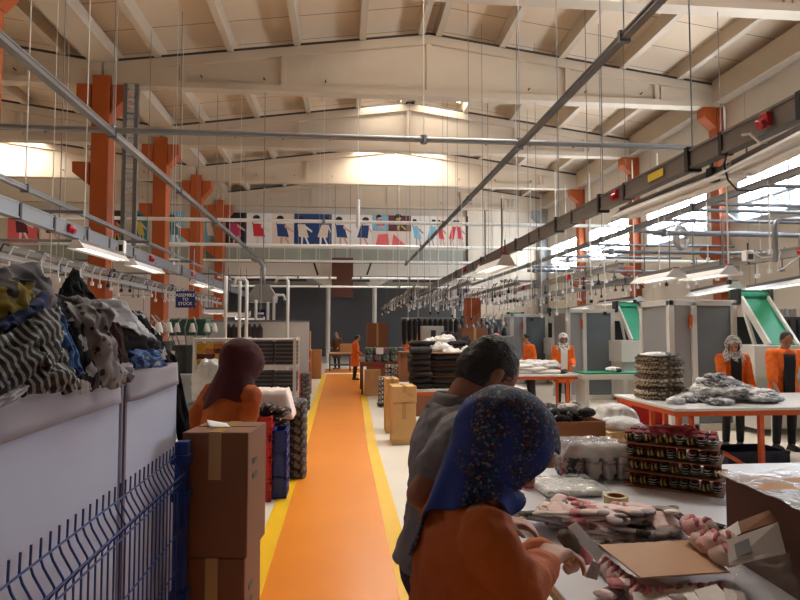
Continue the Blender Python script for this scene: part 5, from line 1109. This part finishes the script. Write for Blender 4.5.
def person(label, loc, rz, s=1.0, ss=1.2, lean=0, nod=0, turn=0, tilt=0, arms=None, coat=COAT, coat_hem=.52, top='coat', front=None, head='scarf', headmat=None, skin=SKIN, trou=TROU, vox=.014, face=True, sleeve=1.0, legs=None, drape=(1.315, .19, .15), curl=.6, group=None):
    t = T('person', label, 'person', loc, rz, group); inv = Matrix.Rotation(-rz, 3, 'Z'); L0 = Vector(loc)
    RL = Matrix.Rotation(-lean, 3, 'X')
    def U(p):
        p = Vector(p) * s; pv = Vector((0, 0, .95 * s)); return pv + RL @ (p - pv)
    def V(p): return Vector(p) * s
    nk = U((0, -.005, 1.40)); HM = Matrix.Rotation(-turn, 3, 'Z') @ RL @ Matrix.Rotation(-nod, 3, 'X') @ Matrix.Rotation(tilt, 3, 'Y')
    hb = nk + (RL @ Vector((0, .018, .045))) * s
    def Hd(p): return hb + HM @ (Vector(p) * s)
    # ---- body
    mb = MB()
    mb.ell(U((0, 0, .95)), (.155 * s, .105 * s, .13 * s), RL); mb.ell(U((0, .005, 1.1)), (.135 * s, .095 * s, .15 * s), RL); mb.ell(U((0, 0, 1.25)), (.158 * s, .105 * s, .16 * s), RL)
    mb.cap(U((-.14, -.01, 1.35)), U((.14, -.01, 1.35)), .055 * s); mb.cap(U((0, -.01, 1.36)), Hd((0, 0, .02)), .056 * s, .052 * s)
    mb.ell(Hd((0, .012, .13)), (.072 * s, .09 * s, .095 * s), HM); mb.ell(Hd((0, .048, .085)), (.056 * s, .052 * s, .075 * s), HM); mb.ell(Hd((0, .066, .035)), (.036 * s, .034 * s, .03 * s), HM)
    mb.cap(Hd((0, .1, .115)), Hd((0, .116, .083)), .009 * s, .014 * s, 8, 3)
    for sg in (-1, 1): mb.ell(Hd((sg * .074, .0, .1)), (.009 * s, .02 * s, .032 * s), HM, 10, 8)
    A = {}
    for sg, key in ((-1, 'L'), (1, 'R')):
        sh = U((sg * .175, -.005, 1.345))
        if arms and key in arms:
            ew, ww, hd = arms[key][:3]; e = inv @ (Vector(ew) - L0); w_ = inv @ (Vector(ww) - L0); d = inv @ Vector(hd); upv = inv @ Vector(arms[key][3] if len(arms[key]) > 3 else (0, 0, 1))
        else: e = U((sg * .23, .0, 1.07)); w_ = e + Vector((-sg * .03, .2, -.1)) * s; d = Vector((-sg * .1, .9, -.3)); upv = Vector((0, 0, 1))
        A[key] = (sh, e, w_); mb.cap(sh, e, .046 * s, .038 * s); mb.cap(e, w_, .037 * s, .026 * s); hand(mb, w_, d, upv, -sg, s, curl)
    lg = legs or {}
    LG = {}
    for sg, key in ((-1, 'L'), (1, 'R')):
        h = V((sg * .085, 0, .9)); k = V(lg.get(key + 'k', (sg * .095, .015, .48))); an = V(lg.get(key + 'a', (sg * .1, -.02, .085))); LG[key] = (h, k, an)
        mb.cap(h, k, .078 * s, .054 * s); mb.cap(k, an, .052 * s, .036 * s); mb.cap(an + V((0, .0, -.035)), an + V((0, .13, -.05)), .035 * s, .03 * s)
    mb.build('body', skin, t, remesh=min(vox, .008 if vox < .012 else vox), smo=2)
    # ---- trousers and shoes
    mb = MB(); mb.ell(V((0, 0, .93)), (.165 * s, .115 * s, .13 * s))
    for key in 'LR':
        h, k, an = LG[key]; mb.cap(h, k, .088 * s, .066 * s); mb.cap(k, an + V((0, 0, .02)), .064 * s, .052 * s)
    mb.build('trousers', trou, t, remesh=vox, smo=2)
    for key in 'LR':
        h, k, an = LG[key]; mb = MB(); mb.cap(an + V((0, -.03, -.042)), an + V((0, .14, -.05)), .044 * s, .036 * s); mb.box(an + V((0, .05, -.075)), (.085 * s, .25 * s, .02 * s)); mb.build('shoe', SHOE, t, remesh=.012, smo=2)
    # ---- coat or shirt: one shell from collar to hem with its sleeves
    def ringc(z, rx, ry, yo=0, n=28, up=True):
        return [(U if up else V)((rx * math.cos(2 * math.pi * i / n), yo + ry * math.sin(2 * math.pi * i / n), z)) for i in range(n)]
    mb = MB()
    if top == 'coat': rings = [ringc(1.425, .06, .06), ringc(1.40, .10, .08), ringc(1.375, .165, .1), ringc(1.3, .195, .125), ringc(1.18, .185, .135, .01), ringc(1.05, .172, .13, .01), ringc(.95, .185, .14, 0)]
    else: rings = [ringc(1.43, .062, .062), ringc(1.41, .11, .085), ringc(1.38, .17, .1), ringc(1.29, .192, .122), ringc(1.15, .178, .125, .01), ringc(1.03, .168, .122, .01), ringc(.95, .176, .128, 0)]
    zs = (.95 - coat_hem)
    for i in range(1, 5): rings.append(ringc(.95 - zs * i / 4, .185 + (.035 if top == 'coat' else 0) * i / 4, .14 + (.03 if top == 'coat' else -.008) * i / 4, 0, up=False))
    mb.loft(rings)
    for key in 'LR':
        sh, e, w_ = A[key]; mb.ell(sh, (.068 * s, .07 * s, .068 * s))
        if sleeve >= 1: mb.cap(sh, e, .07 * s, .06 * s); q = e.lerp(w_, .9); mb.cap(e, q, .058 * s, .048 * s)
        else: q = sh.lerp(e, sleeve); mb.cap(sh, q, .072 * s, .066 * s, 14, 3)
    mb.build('coat' if top == 'coat' else 'shirt', coat, t, remesh=vox, smo=7 if vox > .01 else 14, disp=(.07 * s, .03 * s))
    if front:
        mb = MB(); n = 9
        def fr(a, b):
            z = 1.36 - a * (1.36 - (.95 if b is None else .7)); x = (b - .5) * .15
            ry = .139 if z < 1.25 else .139 - (z - 1.25) * .28
            return (U if z > .95 else V)((x, .012 + ry + .012, z))
        mb.grid(fr, 14, n); mb.build('shirt_front', front, t, smooth=True, solid=.012)
    if top == 'shirt':
        mb = MB(); pts = []
        for i in range(25):
            a = math.pi / 2 + .45 + (2 * math.pi - .9) * i / 24; pts.append((a, i))
        mb.grid(lambda u, v: U(((.06 + .03 * v) * math.cos(math.pi / 2 + .4 + (2 * math.pi - .8) * u), (.06 + .03 * v) * math.sin(math.pi / 2 + .4 + (2 * math.pi - .8) * u) - .004, 1.445 - .05 * v - .02 * (1 if u < .04 or u > .96 else 0))), 30, 4); mb.build('collar', coat, t, smooth=True, solid=.006)
    # ---- head: hair or scarf, eyes, mouth
    if head == 'hair':
        mb = MB(); mb.ell(Hd((0, -.008, .142)), (.08 * s, .093 * s, .092 * s), HM, 20, 14); mb.ell(Hd((0, -.03, .105)), (.074 * s, .07 * s, .085 * s), HM)
        mb.build('hair', headmat or HAIRB, t, remesh=.01 if vox > .012 else .007, smo=2, disp=(.02 * s, .012 * s))
    elif head:
        hm = headmat
        def sc(a, v):
            th = 2 * math.pi * a
            if v < .62:
                ph = v / .62 * 2.25; rr = math.sin(ph); z = .125 + .118 * (.5 + ss * .5) * math.cos(ph); x = .092 * ss * rr * math.sin(th); y = .112 * ss * rr * math.cos(th) + .004 - .05 * (ss - 1)
                k = 1 + .05 * noise.noise(Vector((x * 22, y * 22, z * 16))) + .035 * (noise.ridged_multi_fractal(Vector((x * 9 + 3, y * 9, z * 14)), 1, 2, 2, 1, 2) - 1); return Hd((x * k, y * k, z))
            k = (v - .62) / .38; ph = 2.25; rr = math.sin(ph); x0 = .092 * ss * rr * math.sin(th); y0 = .112 * ss * rr * math.cos(th) + .004 - .05 * (ss - 1); z0 = .125 + .118 * (.5 + ss * .5) * math.cos(ph)
            p = Hd((x0, y0, z0)); q = U((drape[1] * math.sin(th), drape[2] * math.cos(th) + .002, drape[0] - (drape[3] if len(drape) > 3 else .07 * (ss - .5)) * max(0, -math.cos(th - .35)) ** 3 + .02 * math.sin(th * 5)))
            m_ = p.lerp(q, k ** .8 * .9 + .1 * k);  ctr = p.lerp(q, k) * 0 + U((0, 0, 0)) * 0
            f_ = 1 + .06 * math.sin(th * 9 + 2) * k
            c_ = hb.lerp(U((0, 0, 1.33)), k); return c_ + (m_ - c_) * f_
        mb = MB(); nu, nv = 48, 30; vs = [sc(i / nu, .01 + .99 * j / nv) for j in range(nv + 1) for i in range(nu)]
        fs = []
        for j in range(nv):
            for i in range(nu):
                a = min(i, nu - i - .999) / nu * 2 * math.pi; v = (j + .5) / nv
                if face and a < .72 and .3 < v < .6: continue
                fs.append((j * nu + i, j * nu + (i + 1) % nu, (j + 1) * nu + (i + 1) % nu, (j + 1) * nu + i))
        fs.append(tuple(range(nu)))
        mb.add(vs, fs); mb.build('headscarf', hm, t, smooth=True, solid=.007, sub=1)
    if face:
        for sg in (-1, 1):
            MB().ell(Hd((sg * .03, .098, .118)), (.011 * s, .006 * s, .006 * s), HM, 10, 6).build('eye', EYED, t, smooth=True)
            MB().bar(Hd((sg * .016, .103, .136)), Hd((sg * .046, .093, .136)), .006 * s, .006 * s).build('eyebrow', HAIRB, t)
        MB().ell(Hd((0, .101, .052)), (.022 * s, .007 * s, .007 * s), HM, 10, 6).build('mouth', LIP, t, smooth=True)
    return t
# patterned blue scarf
def scarf_mat():
    m = ramp_mat('scarf_print', [(0, (16, 26, 70)), (.3, (24, 40, 104)), (.5, (20, 24, 40)), (.64, (92, 40, 54)), (.74, (34, 74, 88)), (.88, (112, 108, 122))], 'cells', 170)
    nt = m.node_tree; b = nt.nodes['Principled BSDF']; cr = [n for n in nt.nodes if n.type == 'VALTORGB'][0]
    tc = [n for n in nt.nodes if n.type == 'TEX_COORD'][0]; n = nt.nodes.new('ShaderNodeTexNoise'); n.inputs['Scale'].default_value = 5; nt.links.new(tc.outputs['Object'], n.inputs['Vector'])
    r2 = nt.nodes.new('ShaderNodeValToRGB'); r2.color_ramp.elements[0].position = .4; r2.color_ramp.elements[1].position = .46; nt.links.new(n.outputs['Fac'], r2.inputs['Fac'])
    mx = nt.nodes.new('ShaderNodeMix'); mx.data_type = 'RGBA'; nt.links.new(r2.outputs['Color'], mx.inputs[0]); mx.inputs[6].default_value = (*lin((20, 46, 128)), 1); nt.links.new(cr.outputs['Color'], mx.inputs[7]); nt.links.new(mx.outputs[2], b.inputs['Base Color']); return m
SCB = scarf_mat(); SCM = M('scarf_maroon', (74, 24, 34), .9, nz=(12, .15), bump=(40, .2)); SCG = ramp_mat('scarf_grey', [(0, (190, 186, 184)), (.5, (120, 114, 114)), (.64, (206, 202, 200))], 'noise', 26); SCGR = M('scarf_sage', (130, 140, 110), .9, nz=(20, .2)); SCW = ramp_mat('scarf_white', [(0, (210, 206, 202)), (.55, (110, 100, 100))], 'noise', 30)
# foreground woman
fwp = dict(R=(atY(520, 590, 1.32), atY(545, 563, 1.50), (.55, .62, .12), (-.3, -.4, .85)), L=(atY(515, 570, 1.75), atY(543, 550, 1.74), (.8, -.35, .0), (.0, .2, 1)))
person('woman in an orange coat and blue patterned headscarf, sorting socks at the packing table', (.265, 1.5, 0), R(-86), .94, 1.3, R(8), R(34), R(6), 0, fwp, COATD, .5, 'coat', None, 'scarf', SCB, SKIN, vox=.009, face=True, curl=.8, drape=(1.40, .13, .14, .17))
# foreground man
mnp = dict(R=(atY(420, 494, 1.66), atY(450, 522, 1.8), (.8, .55, -.1)), L=(atY(470, 500, 2.2), atY(500, 520, 2.2), (.8, -.2, -.1)))
person('grey haired man in a grey polo shirt, bending beside the woman in blue headscarf', (.3, 1.93, 0), R(-92), 1.05, 1.2, R(8), R(44), R(-22), 0, mnp, SHIRTG, .945, 'shirt', None, 'hair', HAIRG, SKIND, vox=.009, face=True, sleeve=.6)
# left woman, back turned
person('woman in a rust orange coat and maroon headscarf, back turned, behind the stacked cardboard boxes', (-.75, 3.8, 0), R(-38), .985, 1.45, R(14), R(18), R(-10), 0, dict(R=((-.60, 3.86, 1.08), (-.68, 4.08, 1.02), (-.5, .8, 0)), L=((-.98, 3.98, 1.08), (-.84, 4.2, 1.04), (.5, .8, 0))), COATD, .5, 'coat', None, 'scarf', SCM, SKIN, vox=.012, face=True)
# right woman and man at the sorting table
rw = dict(L=(atY(752, 387, 8.2), atY(737, 394, 7.95), (-.7, -.6, -.1)), R=(atY(722, 388, 8.15), atY(730, 393, 7.8), (-.3, -.9, -.1)))
person('woman in orange coat over black clothes and grey headscarf at the sorting table', (5.72, 8.4, 0), R(165), .975, 1.22, R(6), R(22), R(12), 0, rw, COAT, .55, 'coat', SHIRTB, 'scarf', SCG, SKIN, vox=.012)
rm = dict(R=(atY(773, 383, 8.0), atY(782, 402, 7.75), (.3, -.6, -.6)), L=(atY(815, 380, 8.0), atY(797, 402, 7.75), (-.6, -.5, -.5)))
person('dark haired man in orange coat with rolled sleeves at the right frame edge', (6.33, 8.15, 0), R(168), 1.03, 1.22, R(8), R(24), R(8), 0, rm, COAT, .55, 'coat', SHIRTB, 'hair', HAIRB, SKIND, vox=.012, sleeve=.9)
# distant workers
person('worker with a pale patterned headscarf, white front and orange coat behind the white cloth table', (4.95, 13.2, 0), R(170), .98, 1.22, R(4), R(15), 0, 0, None, COAT, .55, 'coat', WCLOTH, 'scarf', SCW, SKIN, vox=.016)
person('dark haired worker in orange beyond the white cloth table, turned left', (4.5, 14.1, 0), R(100), .98, 1.22, R(8), R(10), 0, 0, None, COAT, .55, 'coat', None, 'hair', HAIRB, SKIN, vox=.016)
person('worker in a red and white headscarf left of the dark haired one in orange', (3.75, 14.7, 0), R(-150), .97, 1.22, R(6), R(15), 0, 0, None, WCLOTH, .55, 'coat', None, 'scarf', ramp_mat('scarf_red_white', [(0, (196, 40, 50)), (.5, (224, 216, 212))], 'noise', 9), SKIN, vox=.016)
person('worker in orange coat and sage headscarf beyond the dark table of bundles', (2.15, 20.4, 0), R(-120), .97, 1.22, R(6), R(14), 0, 0, None, COAT, .5, 'coat', None, 'scarf', SCGR, SKIN, vox=.018)
person('small far worker in orange right of the one with sage headscarf', (2.95, 24, 0), R(180), .97, 1.22, 0, R(10), 0, 0, None, COAT, .5, 'coat', None, 'hair', HAIRB, SKIN, vox=.02)
person('worker in orange coat and dark trousers standing on the walkway end', (.42, 20.9, 0), R(-80), .93, 1.22, R(4), R(14), 0, 0, None, COAT, .5, 'coat', None, 'hair', HAIRB, SKIN, vox=.018)
person('worker in brown behind the low table at the far end of the walkway', (-.25, 26.6, 0), R(150), .98, 1.22, 0, R(10), 0, 0, None, M('coat_brown', (96, 56, 36), .85), .5, 'coat', None, 'hair', HAIRB, SKIN, vox=.02)
person('dark haired worker with a pale shirt behind the pale partition on the left', (-2.45, 14.3, 0), R(150), 1.02, 1.22, 0, R(10), R(30), 0, None, M('shirt_pale', (190, 180, 176), .85), .85, 'shirt', None, 'hair', HAIRB, SKIN, vox=.018, sleeve=.6)
person('worker in a blue shirt at the left machines behind the shelving', (-3.1, 14.4, 0), R(170), .99, 1.22, R(6), R(20), 0, 0, None, M('shirt_blue', (40, 60, 120), .85), .85, 'shirt', None, 'hair', HAIRB, SKIN, vox=.018, sleeve=.6)
